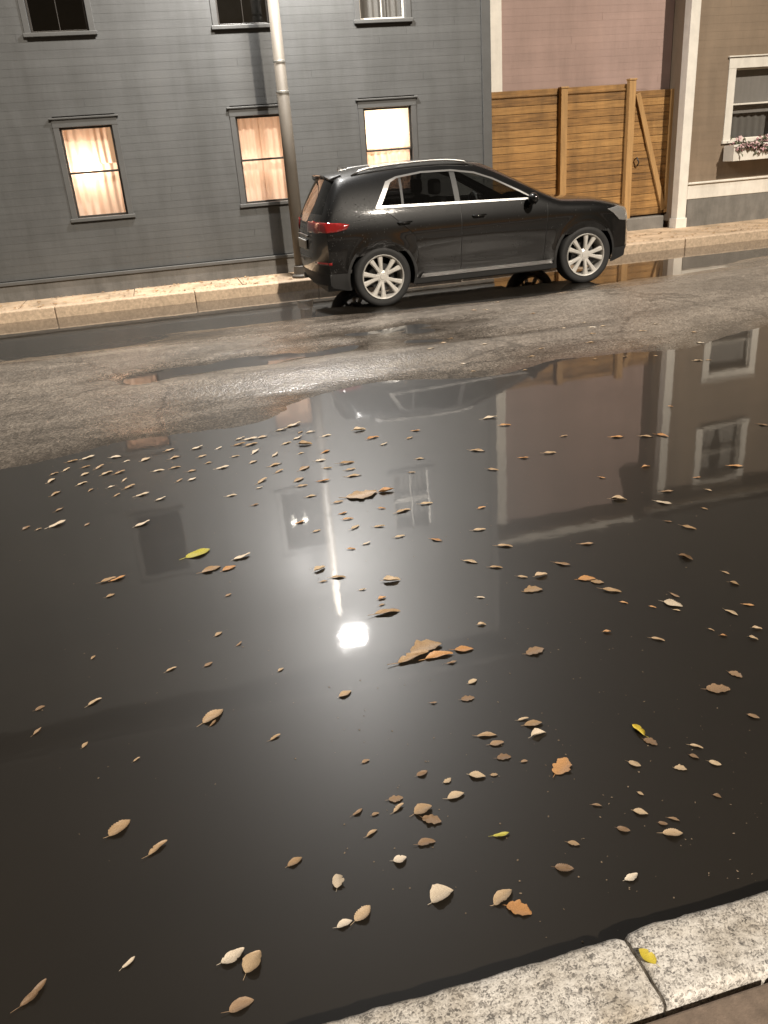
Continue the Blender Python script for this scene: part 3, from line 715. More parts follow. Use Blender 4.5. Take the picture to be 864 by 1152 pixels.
def cut_poly(poly):
    n = len(poly); xs = [p[0] for p in poly]; zs = [p[1] for p in poly]; m_ = .03
    for i in range(n):
        (x0, z0), (x1, z1) = poly[i], poly[(i+1) % n]
        no = Vector((z1-z0, 0, -(x1-x0)))
        if no.length < 1e-6: continue
        ax0, ax1 = min(x0, x1)-m_, max(x0, x1)+m_; az0, az1 = min(z0, z1)-m_, max(z0, z1)+m_
        fs = [f for f in b.faces if f[fl_v] >= NV-5 and any(ax0 < v.co.x < ax1 and az0 < v.co.z < az1 for v in f.verts) or (f[fl_v] >= NV-5 and ax0 < f.calc_center_median().x < ax1 and az0 < f.calc_center_median().z < az1)]
        if not fs: continue
        geom = list({v for f in fs for v in f.verts})+list({e for f in fs for e in f.edges})+fs
        bmesh.ops.bisect_plane(b, geom=geom, dist=1e-5, plane_co=(x0, 0, z0), plane_no=no.normalized())
for poly in ARCH+FLARES+[DLO, DLOi, TAIL, HEAD, SILLP, BUMP, FBUMP, SILLB, REFL]+SEAMS: cut_poly(poly)
bp = [(BP-.03, 1.0), (BP-.03, 1.55), (BP+.035, 1.55), (BP+.035, 1.0)]; qp = [(.30, 1.1), (.33, 1.5), (.36, 1.5), (.33, 1.1)]
cut_poly(bp); cut_poly(qp)
# windscreen and rear window in grid indices
WS = (15*SUB-3, 18*SUB-4); RW = (6*SUB+2, 9*SUB-2)
groups = {}
for f in b.faces:
    c = f.calc_center_median(); i, j = f[fl_s], f[fl_v]; k = 'body'
    top = j < NV-1
    if WS[0]-2 <= i < WS[1] and top: k = 'windscreen'
    elif RW[0] <= i < RW[1] and j < NV-2: k = 'rear_window'
    elif c.z < .62 and any(inside(p, c.x, c.z) for p in ARCH) and j >= NV: k = None
    elif j >= NV-4 and inside(DLO, c.x, c.z):
        if inside(DLOi, c.x, c.z): k = 'pillar' if inside(bp, c.x, c.z) else 'rear_pillar' if inside(qp, c.x, c.z) else ('front_side_window' if c.x > BP else 'side_window')
        else: k = 'window_trim'
    elif c.x < -.3 and (inside(TAIL, c.x, c.z) and j >= NV-5 or (not j >= NV-5 and j > 4 and .915 < c.z < 1.03 and c.x < -.52)): k = 'tail_light'
    elif inside(HEAD, c.x, c.z) and j >= NV-6: k = 'headlight'
    elif inside(REFL, c.x, c.z) and j >= NV-5: k = 'reflector'
    elif j < NV-5 and i >= 23*SUB+2 and j < 9 and .36 < c.z < .80: k = 'grille'
    elif inside(SILLP, c.x, c.z) and j >= NV: k = 'sill_trim'
    elif j >= NV-4 and any(inside(p, c.x, c.z) for p in SEAMS): k = 'seam%d' % [inside(p, c.x, c.z) for p in SEAMS].index(True)
    elif (j >= NV and c.z < .64 and any(inside(p, c.x, c.z) for p in FLARES)) or inside(SILLB, c.x, c.z) or inside(BUMP, c.x, c.z) or inside(FBUMP, c.x, c.z) or (c.z < .40 and (i < SUB*2 or i > SUB*25)): k = 'cladding'
    if k: groups.setdefault(k, []).append(([v.co.copy() for v in f.verts]))
b.free()
def car_part(key, name, mt, off=0., parent=CAR, sides=(1, -1), solid=0):
    q = MB()
    for sd in sides:
        for vs in groups.get(key, []):
            idx = [q.vert((v.x, v.y*sd, v.z)) for v in vs]; q.face(idx if sd == 1 else idx[::-1])
    me = bpy.data.meshes.new(name); me.from_pydata(q.v, [], q.f); me.materials.append(mt)
    bm_ = bmesh.new(); bm_.from_mesh(me); bmesh.ops.remove_doubles(bm_, verts=bm_.verts, dist=.0004); bmesh.ops.recalc_face_normals(bm_, faces=bm_.faces)
    # outward
    ctr = Vector((1.34, 0, .8)); s = sum((f.calc_center_median()-ctr).dot(f.normal)*f.calc_area() for f in bm_.faces)
    if s < 0: bmesh.ops.reverse_faces(bm_, faces=bm_.faces)
    if off:
        for v in bm_.verts: v.co += v.normal*off
    for f in bm_.faces: f.smooth = True
    bm_.to_mesh(me); bm_.free()
    o = bpy.data.objects.new(name, me); C.objects.link(o); o.parent = parent
    if solid:
        md = o.modifiers.new('thickness', 'SOLIDIFY'); md.thickness = solid; md.offset = 1
    return o
from mathutils.bvhtree import BVHTree
_v = [p for r in G for p in r]; _n = NV+NT+1
SKIN = BVHTree.FromPolygons(_v, [(i*_n+j, (i+1)*_n+j, (i+1)*_n+j+1, i*_n+j+1) for i in range(NS) for j in range(NV-5, NV+NT)])
def skin_y(x, z):
    h = SKIN.ray_cast(Vector((x, 3, z)), Vector((0, -1, 0)))
    return h[0].y if h[0] else carW(x, z)
def ribbon(name, outer, inner, m, sd, off=.004):
    q = MB()
    if inner:
        n = len(outer); rows = []
        for i in range(n):
            for k in range(8):
                t = k/8; a = Vector(outer[i]).lerp(Vector(outer[(i+1) % n]), t); c = Vector(inner[i]).lerp(Vector(inner[(i+1) % n]), t)
                ya, yc = skin_y(*a), skin_y(*c)
                rows.append([q.vert((a.x, sd*(ya-.006), a.y)), q.vert((a.x, sd*(ya+off), a.y)), q.vert((c.x, sd*(yc+off), c.y)), q.vert((c.x, sd*(yc-.010), c.y))])
        for i in range(len(rows)):
            A, B_ = rows[i], rows[(i+1) % len(rows)]
            for j in range(3): q.face((A[j], A[j+1], B_[j+1], B_[j]))
    else:
        rows = []
        for k in range(41):
            t = k/40; lo = Vector(outer[0]).lerp(Vector(outer[3]), t); hi = Vector(outer[1]).lerp(Vector(outer[2]), t)
            rows.append([q.vert((p.x, sd*(skin_y(p.x, p.y)+o_), p.y)) for p, o_ in ((lo, -.004), (lo, .012), (hi, .012), (hi, -.004))])
        for A, B_ in zip(rows, rows[1:]):
            for j in range(3): q.face((A[j], A[j+1], B_[j+1], B_[j]))
    return q.build(name, m, CAR)
BODY = car_part('body', 'body', M['paint'])
car_part('windscreen', 'windscreen', M['front_glass'], -.002); car_part('rear_window', 'rear_window', M['tint_glass'], -.002)
for sd in (-1, 1):
    car_part('side_window', 'side_window', M['tint_glass'], -.004, sides=(sd,)); car_part('front_side_window', 'front_side_window', M['front_glass'], -.004, sides=(sd,))
    car_part('pillar', 'window_pillar', M['plastic'], -.002, sides=(sd,)); car_part('rear_pillar', 'window_pillar', M['plastic'], -.002, sides=(sd,)); car_part('window_trim', 'window_rubber', M['plastic'], -.001, sides=(sd,))
    ribbon('window_trim', DLO, DLOi, M['chrome'], sd)
    car_part('tail_light', 'tail_light', M['red_lens'], .002, sides=(sd,), solid=.008); car_part('headlight', 'headlight', M['clear_lens'], .001, sides=(sd,), solid=.006)
    car_part('reflector', 'reflector', M['red_lens'], .001, sides=(sd,), solid=.004); ribbon('sill_trim', SILLP, None, M['chrome'], sd)
    for gk in sorted(g_ for g_ in groups if g_.startswith('seam')): car_part(gk, 'door_gap', M['plastic'], -.006, sides=(sd,))
car_part('cladding', 'cladding', M['plastic'], .003); car_part('grille', 'grille', M['plastic'], -.004)
# spoiler, roof rails, mirrors, handles, plate, exhaust, bumper details
q = MB(); n = 16
for k in range(n+1):
    y = -.52+1.04*k/n; e = abs(y/.52)**4*.05
    q.v += [(-.34+e*.3, y, 1.558-e*.5), (-.535+e, y, 1.535-e), (-.535+e, y, 1.517-e), (-.40+e*.3, y, 1.49-e)]
for k in range(n):
    for j in range(4): q.face((k*4+j, k*4+(j+1) % 4, (k+1)*4+(j+1) % 4, (k+1)*4+j))
q.face((0, 1, 2, 3)); q.face((n*4, n*4+1, n*4+2, n*4+3)); q.build('spoiler', M['paint'], CAR, smooth=False, bevel=.006)
for sd in (-1, 1):
    q = MB(); pts = []
    for k in range(15):
        x = -.22+1.52*k/14; s = 10+(0)*k
        # find roof edge height near x
        zz = smooth_interp([(-.26, 1.49), (.02, 1.53), (.52, 1.556), (.98, 1.553), (1.32, 1.505)], x)
        pts.append((x, sd*(carW(x, zz)-.055), zz+.040*math.sin(math.pi*min(1, max(.0, min(k, 14-k)/1.5))/2)+.004))
    q.tube(pts, [.014]*15, 10); q.build('roof_rail', M['chrome'], CAR, smooth=True)
    q = MB(); q.ball((1.92, sd*.985, 1.095), .095, 14, 10, (.62, 1.0, .72)); q.tube([(1.95, sd*.86, 1.05), (1.94, sd*.94, 1.065)], [.035, .03], 10); q.build('mirror', M['paint'], CAR, smooth=True)
    for hx in (1.16, .22):
        q = MB(); yv = carW(hx, .955); q.tube([(hx, sd*(yv-.005), .955), (hx+.02, sd*(yv+.022), .955), (hx+.15, sd*(yv+.024), .958), (hx+.175, sd*(carW(hx+.17, .958)-.005), .958)], [.011, .013, .013, .011], 10); q.build('door_handle', M['paint'], CAR, smooth=True)
q = MB(); q.box(-.798, -.778, -.26, .26, .70, .81); q.build('licence_plate', simple('plate_white', (.6, .6, .57), .4, bmp=0), CAR, bevel=.004)
q = MB(); q.box(-.784, -.765, -.32, .32, .845, .868); q.build('tailgate_strip', M['chrome'], CAR, bevel=.004)
q = MB(); q.tube([(-.74, .45, .31), (-.68, .45, .31)], [.04, .04], 14); q.build('exhaust_tip', M['chrome'], CAR, smooth=True)
q = MB(); q.v += [(-.12, .018, 1.575), (-.12, -.018, 1.575), (-.26, -.022, 1.56), (-.26, .022, 1.56), (-.25, 0, 1.622)]
for f in ((0, 1, 2, 3), (0, 1, 4), (1, 2, 4), (2, 3, 4), (3, 0, 4)): q.face(f)
q.build('antenna', M['paint'], CAR, bevel=.004)
q = MB()
for k in range(7): q.box(3.50, 3.558-.004*abs(k-3), -.40, .40, .42+k*.05, .432+k*.05)
q.build('grille_bar', M['chrome'], CAR)
# rain beads standing on the rear quarter, tail and bonnet
q = MB(); rd = random.Random(9); nb = 0
while nb < 260:
    x = rd.choice((rd.uniform(-.62, .1), rd.uniform(-.62, .1), rd.uniform(.2, 3.1))); z = rd.uniform(.45, 1.05 if x > .3 else 1.3)
    if any(math.hypot(x-c_, z-.36) < .45 for c_ in (0, 2.68)) or inside(DLO, x, z): continue
    h = SKIN.ray_cast(Vector((x, 3, z)), Vector((0, -1, 0)))
    if not h[0]: continue
    r_ = rd.uniform(.003, .0065); q.ball((h[0].x, -h[0].y-.001, h[0].z), r_, 6, 4, (1, .7, 1.15)); nb += 1
for k in range(110):
    y = rd.uniform(-.55, .55); i = rd.randint(2*SUB, 6*SUB); j = int(abs(y)/.9*NV); p = G[i][j]
    q.ball((p.x-.002, math.copysign(p.y, y), p.z+rd.uniform(-.02, .02)), rd.uniform(.003, .006), 6, 4)
m, nt, b_, L = mat('rain_bead'); b_.inputs['Base Color'].default_value = (.05, .05, .05, 1); b_.inputs['Roughness'].default_value = .03; b_.inputs['IOR'].default_value = 1.6
n = noise_tex(nt, 40, 2, .5); bump(nt, b_, n.outputs['Fac'], .05, .002)
tag(q.build('rain_beads', m, CAR, smooth=True), kind='stuff')
# underbody with wheel wells
q = MB(); q.box(-.62, 3.2, -.55, .55, .20, .40); q.box(.43, 2.24, -.83, .83, .215, .30)
q.build('underbody', M['plastic'], CAR)
for cx in (0, 2.68):
    for sd in (-1, 1):
        q = MB(); nn = 20; r_ = .408
        for k in range(nn+1):
            t = -.25+(math.pi+.5)*k/nn; yo = carW(cx+r_*math.cos(t), .36+r_*math.sin(t))-.004
            q.v += [(cx+r_*math.cos(t), sd*yo, .36+r_*math.sin(t)), (cx+r_*math.cos(t), sd*.52, .36+r_*math.sin(t))]
        for k in range(nn): q.face((2*k, 2*k+1, 2*k+3, 2*k+2))
        ci = q.vert((cx, sd*.52, .36))
        for k in range(nn): q.face((2*k+1, 2*k+3, ci))
        q.build('wheel_well', M['plastic'], CAR, norm=False)
# cabin
q = MB(); q.box(-.45, 2.2, -.74, .74, .42, .46); q.box(-.45, -.15, -.70, .70, .46, .98); q.build('cabin_floor', M['seat_cloth'], CAR)
q = MB(); q.box(1.82, 2.3, -.74, .74, .62, 1.02); q.build('dashboard', M['plastic'], CAR, bevel=.05)
for (sx, sy) in ((1.05, -.38), (1.05, .38), (.15, -.38), (.15, .38)):
    q = MB(); q.box(sx, sx+.5, sy-.25, sy+.25, .46, .66); q.bar((sx+.02, sy, .62), (sx-.14, sy, 1.18), .48, .14, (0, 1, 0) if 0 else (1, 0, 0)); q.box(sx-.24, sx-.13, sy-.13, sy+.13, 1.21, 1.39); q.build('seat', M['seat_cloth'], CAR, bevel=.04)
q = MB(); 
for k in range(20):
    pass
q.lathe([(.165, 0), (.18, -.015), (.195, 0), (.18, .015)], 26, 'y', (0, 0, 0), closed=True)
sw = q.build('steering_wheel', M['plastic'], CAR, smooth=True); sw.location = (1.66, -.38 if 0 else .38, .98); sw.rotation_euler = (0, 0, R(90)); sw.rotation_euler = (R(0), R(0), R(90))
# wheels
def wheel_meshes():
    t = MB(); t.lathe([(.258, .105), (.275, .118), (.30, .124), (.328, .118), (.346, .100), (.3545, .07), (.356, 0), (.3545, -.07), (.346, -.1), (.328, -.118), (.30, -.12), (.258, -.105)], 56)
    rm = MB(); rm.lathe([(.262, -.108), (.256, -.118), (.246, -.110), (.238, -.085), (.232, -.03), (.228, .09)], 56)
    for k in range(5):
        a0 = 2*math.pi*k/5+.31
        for da in (-.17, .17):
            a1 = a0+da*1.5; a = a0+da*.75
            p = Vector((.055*math.cos(a), -.072, .055*math.sin(a))); qv = Vector((.244*math.cos(a1), -.092, .244*math.sin(a1)))
            d = (qv-p); u = Vector((-d.z, 0, d.x)).normalized()
            i = len(rm.v)
            for P, w0, th_ in ((p, .022, .03), (p.lerp(qv, .5)+Vector((0, -.006, 0)), .023, .028), (qv, .033, .022)):
                rm.v += [tuple(P+u*w0+Vector((0, .004, 0))), tuple(P+u*w0*.55+Vector((0, -.009, 0))), tuple(P-u*w0*.55+Vector((0, -.009, 0))), tuple(P-u*w0+Vector((0, .004, 0))), tuple(P-u*w0+Vector((0, th_, 0))), tuple(P+u*w0+Vector((0, th_, 0)))]
            for s_ in range(2):
                for j in range(6): rm.face((i+s_*6+j, i+s_*6+(j+1) % 6, i+(s_+1)*6+(j+1) % 6, i+(s_+1)*6+j))
            rm.face([i+j for j in range(6)]); rm.face([i+12+j for j in range(6)])
    rm.lathe([(.0005, -.088), (.03, -.088), (.036, -.082), (.05, -.082), (.075, -.07), (.078, -.04)], 30)
    bd = MB(); bd.lathe([(.0005, -.02), (.155, -.02), (.155, .0), (.0005, .0)], 36); bd.box(.08, .15, -.04, .02, -.07, .09)
    return t, rm, bd
t, rm, bd = wheel_meshes()
W0 = t.build('wheel', M['tyre'], CAR, smooth=True); RM0 = rm.build('rim', M['rim'], W0); BD0 = bd.build('brake_disc', M['dark_metal'], W0)
first = True
for cx, sd in ((0, -1), (2.68, -1), (0, 1), (2.68, 1)):
    if first: wo = W0; kids = [RM0, BD0]; first = False
    else:
        wo = W0.copy(); C.objects.link(wo); wo.parent = CAR
        for kk in (RM0, BD0):
            c = kk.copy(); C.objects.link(c); c.parent = wo
    wo.location = (cx, sd*.805, .356); wo.rotation_euler = (0, R(17 if cx else 52), R(180) if sd > 0 else 0)

# ------------------------------------------------------------------ leaves
def leaf_mat(name, cols, trans=0):
    m, nt, b, L = mat(name); oi = nt.nodes.new('ShaderNodeObjectInfo'); n = noise_tex(nt, 45, 5, .65)
    r = ramp(nt, cols); L(oi.outputs['Random'], r.inputs[0])
    r2 = ramp(nt, [(.35, (.55, .5, .45)), (.6, (1.05, 1.05, 1.05))]); L(n.outputs['Fac'], r2.inputs[0])
    mul = nt.nodes.new('ShaderNodeMix'); mul.data_type = 'RGBA'; mul.blend_type = 'MULTIPLY'; mul.inputs[0].default_value = 1
    L(r.outputs[0], mul.inputs[6]); L(r2.outputs[0], mul.inputs[7]); L(mul.outputs[2], b.inputs['Base Color'])
    b.inputs['Roughness'].default_value = .5; bump(nt, b, n.outputs['Fac'], .3, .003)
    return m
LM = {'tan': leaf_mat('tan_leaf', [(0, (.36, .24, .13)), (.4, (.48, .35, .22)), (.75, (.60, .48, .33)), (1, (.44, .31, .18))]),
      'pale': leaf_mat('pale_leaf', [(0, (.60, .51, .39)), (1, (.74, .65, .53))]),
      'yellow': leaf_mat('yellow_leaf', [(0, (.66, .54, .06)), (1, (.74, .60, .10))]),
      'green': leaf_mat('yellowgreen_leaf', [(0, (.42, .40, .06)), (1, (.55, .50, .09))]),
      'brown': leaf_mat('brown_leaf', [(0, (.22, .14, .08)), (.5, (.30, .20, .12)), (1, (.38, .26, .16))]),
      'orange': leaf_mat('orange_leaf', [(0, (.50, .26, .10)), (1, (.58, .34, .16))])}
def leaf_mesh(name, outline, curl, mid, stem=True, seed=0):
    """unit-length leaf along +x: outline gives half width along t; rims curl, edges are nibbled, the midrib bends"""
    q = MB(); n = 26; mcol = 6; rs = random.Random(seed); ph = rs.uniform(0, 6); bend = rs.uniform(-.10, .10); asym = rs.uniform(-.18, .18)
    tear = [(rs.uniform(.2, .9), rs.choice((-1, 1)), rs.uniform(.1, .4), rs.uniform(.02, .05)) for _ in range(rs.randint(0, 2) if outline not in (lobed, toothed) else 0)]
    lift = rs.uniform(-.10, .22)*curl; tw = rs.uniform(-.25, .25)*curl
    for i in range(n+1):
        t = i/n
        for j in range(-mcol, mcol+1):
            s = j/mcol; sg = 1 if s > 0 else -1
            w_ = outline(t)*(1+asym*sg)*(1+.10*noise.noise(Vector((t*9, sg*3, seed*1.7)))+.06*noise.noise(Vector((t*30, sg*3, seed*2.3))))
            for (tt, sd, dp, wd) in tear:
                if sd == sg: w_ *= 1-dp*math.exp(-((t-tt)/wd)**2)
            y = w_*s+bend*math.sin(t*math.pi)
            z = curl*(s*s*w_*1.5)+mid*math.sin(t*math.pi)*(-.5)+.03*math.sin(t*9+ph+s*2)*abs(s)*(.3+curl)+lift*t*t+tw*s*w_*t+abs(mid)*.5
            q.v.append((t-.5, y, z))
    mm = 2*mcol+1
    for i in range(n):
        for j in range(mm-1): q.face((i*mm+j, (i+1)*mm+j, (i+1)*mm+j+1, i*mm+j+1))
    if stem:
        k = rs.uniform(-.08, .10)
        q.tube([(-.49, 0, .02), (-.6, k*.4, .03), (-.6-rs.uniform(.05, .22), k, .045)], [.012, .010, .008], 6)
    zmin = min(v[2] for v in q.v); q.v = [(x, y, z-zmin) for x, y, z in q.v]
    me = bpy.data.meshes.new(name); me.from_pydata(q.v, [], q.f); me.polygons.foreach_set('use_smooth', [True]*len(me.polygons))
    return me
ov = lambda w_, p=1.: (lambda t: w_*math.sin(math.pi*min(1, t**p))**.75+.004)
def lobed(t): return .29*math.sin(math.pi*t**.85)**.65*(1+.15*math.sin(t*19+.6)+.05*math.sin(t*47))+.01
def toothed(t): return .26*math.sin(math.pi*t**.8)**.8*(1+.10*math.sin(t*60))+.006
SHAPES = [('oval', ov(.25, .85), .18, .03), ('slim', ov(.15, .9), .3, .03), ('round', ov(.36, .8), .2, -.04), ('lobed', lobed, .12, .03), ('toothed', toothed, .25, .04), ('folded', ov(.2, .8), .6, .06)]
LEAFMESH = {}
def leaf(P, L_, shape, col, rot, label, group='fallen leaves on the flooded street', cat='leaf', tilt=(0, 0)):
    key = (shape, col, random.randrange(4))
    if key not in LEAFMESH:
        s = [k for k in SHAPES if k[0] == shape][0]; me = leaf_mesh('leaf', s[1], s[2], s[3], True, SHAPES.index(s)*11+key[2]*5+len(col)); me.materials.append(LM[col]); LEAFMESH[key] = me
    o = bpy.data.objects.new('fallen_leaf', LEAFMESH[key]); C.objects.link(o)
    o.location = P; o.scale = (L_, L_, L_*1.15); o.rotation_euler = (tilt[0], tilt[1], rot)
    return tag(o, label, cat, group)
def surf(P):
    return Vector((P.x, P.y, max(.0, road_z(P.x, P.y))+.0015))
placed = []
def lf(x, y, sz, shape, col, rot, label):
    P = at(x, y, 0.); L_ = sz*px_size(P)*(.86 if y > 740 else .82)
    P = surf(P); placed.append((x, y)); return leaf(P-Vector((0, 0, L_*random.uniform(0, .012) if P.z < .004 else 0)), L_, shape, col, R(rot), label, tilt=(random.uniform(-.02, .02), random.uniform(-.02, .02)))
random.seed(21)
kp = at(728, 1077, .085); kl = leaf(Vector((kp.x, kp.y, .0875)), .042, 'round', 'yellow', R(118), 'bright yellow leaf lying on the granite kerb at the joint', tilt=(R(6), R(-8)))
NAMED = [
 (566, 1010, 34, 'oval', 'tan', 25, 'tan leaf with an upturned edge, upper one of the clump nearest the kerb'),
 (584, 1024, 34, 'lobed', 'orange', -40, 'ragged reddish leaf, lower one of the clump nearest the kerb'),
 (498, 1009, 34, 'round', 'pale', 15, 'broad pale leaf floating alone left of the clump nearest the kerb'),
 (710, 987, 21, 'oval', 'pale', 10, 'small pale oval leaf just above the granite kerb'),
 (631, 862, 36, 'lobed', 'orange', 40, 'large ragged orange leaf right of the pair on dark water'),
 (600, 815, 24, 'oval', 'tan', -10, 'tan leaf, upper one of the pair above the large orange leaf'),
 (606, 827, 22, 'folded', 'pale', 5, 'pale folded leaf, lower one of the pair above the large orange leaf'),
 (718, 822, 24, 'folded', 'yellow', 100, 'curled yellow leaf floating at the right of the puddle'),
 (285, 1083, 34, 'round', 'tan', 50, 'rounded tan leaf with its stem up near the bottom of the puddle'),
 (262, 1076, 34, 'oval', 'pale', 20, 'pale oval leaf touching the rounded tan leaf near the bottom'),
 (379, 992, 22, 'round', 'pale', 80, 'pale round leaf above the pair left of the kerb tip'),
 (408, 1028, 30, 'toothed', 'tan', 35, 'tan toothed leaf, right one of the pair near the kerb tip'),
 (388, 1040, 22, 'oval', 'pale', 10, 'pale leaf, left one of the pair near the kerb tip'),
 (450, 967, 18, 'round', 'pale', 0, 'small cream leaf floating alone below the middle of the puddle'),
 (476, 912, 26, 'round', 'tan', 10, 'broad tan leaf, upper one of a pair in the middle of the near water'),
 (486, 923, 26, 'lobed', 'brown', -35, 'brown ragged leaf, lower one of a pair in the middle of the near water'),
 (480, 949, 24, 'oval', 'brown', -5, 'brown oval leaf just below the pair in the middle of the near water'),
 (513, 896, 24, 'oval', 'tan', 5, 'tan oval leaf between the pair and the folded leaf above it'),
 (537, 873, 22, 'toothed', 'tan', -30, 'toothed tan leaf left of the large orange leaf'),
 (564, 939, 22, 'slim', 'green', -5, 'slim yellow green leaf on dark near water'),
 (635, 977, 24, 'toothed', 'brown', -25, 'dull toothed leaf right of the clump nearest the kerb'),
 (757, 680, 26, 'toothed', 'pale', -50, 'pale toothed leaf at the right below the mirrored downspout'),
 (660, 652, 24, 'oval', 'orange', -20, 'orange leaf at the left end of the small row right of centre'),
 (672, 655, 18, 'lobed', 'tan', -40, 'tan ragged leaf touching the orange leaf right of centre'),
 (223, 623, 36, 'oval', 'green', 20, 'large yellow green leaf left of the mirrored pole'),
 (122, 653, 22, 'slim', 'tan', 25, 'tan slim leaf, left one of the pair at the far left water'),
 (133, 651, 22, 'slim', 'orange', 25, 'orange slim leaf, right one of the pair at the far left water'),
 (240, 806, 34, 'toothed', 'tan', 35, 'toothed tan leaf left of the lamp glow'),
 (135, 932, 34, 'toothed', 'tan', 40, 'toothed tan leaf in dark water at lower left'),
 (178, 955, 30, 'slim', 'tan', 35, 'slim tan leaf right of the toothed leaf at lower left'),
 (332, 970, 22, 'oval', 'tan', 20, 'small tan leaf left of the pale round leaf'),
 (145, 1083, 20, 'slim', 'pale', 35, 'slim pale leaf in the lower left corner water'),
 (38, 1118, 42, 'slim', 'brown', 45, 'long brown leaf at the lower left edge'),
 (272, 1132, 34, 'oval', 'brown', 12, 'dark brown leaf below the rounded tan leaf near the kerb'),
 (465, 741, 46, 'slim', 'tan', 12, 'long slim tan leaf, left one of the brown clump right of the lamp glow'),
 (480, 731, 46, 'lobed', 'tan', 8, 'long ragged tan leaf, upper one of the brown clump right of the lamp glow'),
 (494, 739, 40, 'slim', 'orange', -2, 'slim orange leaf, right one of the brown clump right of the lamp glow'),
 (522, 731, 26, 'oval', 'orange', -15, 'orange oval leaf just right of the brown clump'),
 (407, 557, 44, 'lobed', 'tan', 5, 'long tan leaf right of the mirrored pole'),
 (65, 590, 26, 'slim', 'pale', 35, 'whitish leaf on the left water beneath the wet road'),
 (747, 566, 22, 'slim', 'pale', -55, 'slim white leaf under the mirrored corner board'),
 (600, 665, 26, 'lobed', 'tan', -10, 'ragged tan leaf above the small row right of centre'),
 (602, 733, 28, 'lobed', 'brown', 10, 'ragged brown leaf right of the orange oval leaf'),
 (808, 776, 30, 'lobed', 'brown', -20, 'ragged brown leaf near the right edge'),
 (757, 938, 26, 'toothed', 'tan', -20, 'tan toothed leaf above the small pale oval leaf at right'),
 (548, 828, 26, 'slim', 'tan', -15, 'slim tan leaf left of the pair above the large orange leaf'),
 (107, 790, 20, 'slim', 'tan', 35, 'slim tan leaf alone on the left water'),
 (310, 830, 16, 'slim', 'tan', 25, 'tiny slim tan leaf left under the lamp glow'),
 (436, 690, 36, 'slim', 'tan', -4, 'slim tan leaf just above the mirrored lamp head at right'),
 (823, 690, 20, 'slim', 'tan', -70, 'upright slim leaf by the right edge'),
 (688, 665, 26, 'slim', 'tan', -35, 'slim leaf at the right end of the small row right of centre'),
 (160, 590, 24, 'slim', 'pale', 30, 'pale slim leaf left above the yellow green leaf'),
 (238, 641, 28, 'oval', 'tan', 18, 'tan oval leaf directly below the yellow green leaf'),
 (258, 640, 20, 'oval', 'orange', 20, 'orange leaf right below the yellow green leaf'),
 (272, 627, 26, 'slim', 'pale', 18, 'pale slim leaf right of the yellow green leaf'),
]
for a in NAMED: lf(*a)
# the many small look-alikes, by where they lie
def swirl(x, y):       # drift direction of the leaves on the slowly turning water
    return math.degrees(math.atan2((x-430)*-.10, 40))+random.gauss(0, 16)
ZONES = [
 (60, 'small pale leaf in the dense drift along the far edge of the puddle', lambda: (lambda t: (60+300*t+random.gauss(0, 10), 520-42*t+abs(random.gauss(0, 26))))(random.random()), (9, 20), ['slim', 'slim', 'oval', 'slim'], ['tan', 'pale', 'tan']),
 (44, 'small tan leaf afloat around the mirrored lamp pole', lambda: (random.uniform(330, 560), random.triangular(468, 705, 500)), (10, 24), ['slim', 'slim', 'slim', 'folded'], ['tan', 'pale', 'tan', 'orange']),
 (40, 'small tan leaf floating among the mirrored fence and gable', lambda: (random.uniform(530, 860), random.uniform(425, 720)), (9, 22), ['slim', 'slim', 'folded'], ['tan', 'orange', 'tan', 'brown']),
 (18, 'small dull leaf floating on the left side of the puddle', lambda: (random.uniform(20, 330), random.uniform(560, 860)), (9, 16), ['slim', 'oval'], ['tan', 'brown']),
 (34, 'small dull leaf scattered over the dark water near the kerb', lambda: (random.uniform(380, 860), random.uniform(740, 960)), (9, 20), ['oval', 'toothed', 'slim', 'lobed'], ['brown', 'tan', 'brown']),
 (28, 'small leaf stuck to the wet road between puddle and car', lambda: (random.uniform(480, 800), random.triangular(332, 430, 380)), (8, 16), ['slim', 'oval'], ['tan', 'pale', 'tan']),
]
for n, lab, fn, (s0, s1), shp, cols in ZONES:
    k = 0
    while k < n:
        x, y = fn()
        if y > 1152-.30*(x-360)-35 and x > 360: continue
        if any(abs(x-a) < 11 and abs(y-b_) < 6 for a, b_ in placed): continue
        lf(x, y, random.uniform(s0, s1)*(.75 if y < 470 else 1), random.choice(shp), random.choice(cols), swirl(x, y), lab); k += 1

random.seed(33)
for k in range(13):
    P = Vector((random.uniform(-1.9, 1.5), random.choice((random.uniform(11.9, 12.1), random.uniform(12.1, 12.8))), .1475))
    leaf(P, random.uniform(.06, .10), random.choice(('oval', 'toothed', 'slim')), random.choice(('orange', 'tan', 'brown')), random.uniform(0, 6.3), 'small dry leaf lying on the tan pavement in front of the grey house')
q = MB(); random.seed(52)
for k in range(700):
    x = random.uniform(-3, 11)
    y = random.choice((12.05+abs(random.gauss(0, .06)), 12.86-abs(random.gauss(0, .05)), random.uniform(12.04, 12.85))) if noise.noise(Vector((x*1.1, 3, 1))) > -.1 else random.uniform(12.04, 12.85)
    c = Vector((x, y, .148)); r_ = random.uniform(.010, .034); e = random.uniform(.35, .7); a0 = random.uniform(0, 6.3); tl = random.uniform(-.3, .3)
    ring = [q.vert(c+Vector((r_*math.cos(a)*math.cos(a0)-e*r_*math.sin(a)*math.sin(a0), r_*math.cos(a)*math.sin(a0)+e*r_*math.sin(a)*math.cos(a0), .003+abs(tl)*r_*(1+math.cos(a))*.5))) for a in [2*math.pi*j/7 for j in range(7)]]
    top = q.vert(c+Vector((0, 0, .004+r_*.25)))
    for j in range(7): q.face((ring[j], ring[(j+1) % 7], top))
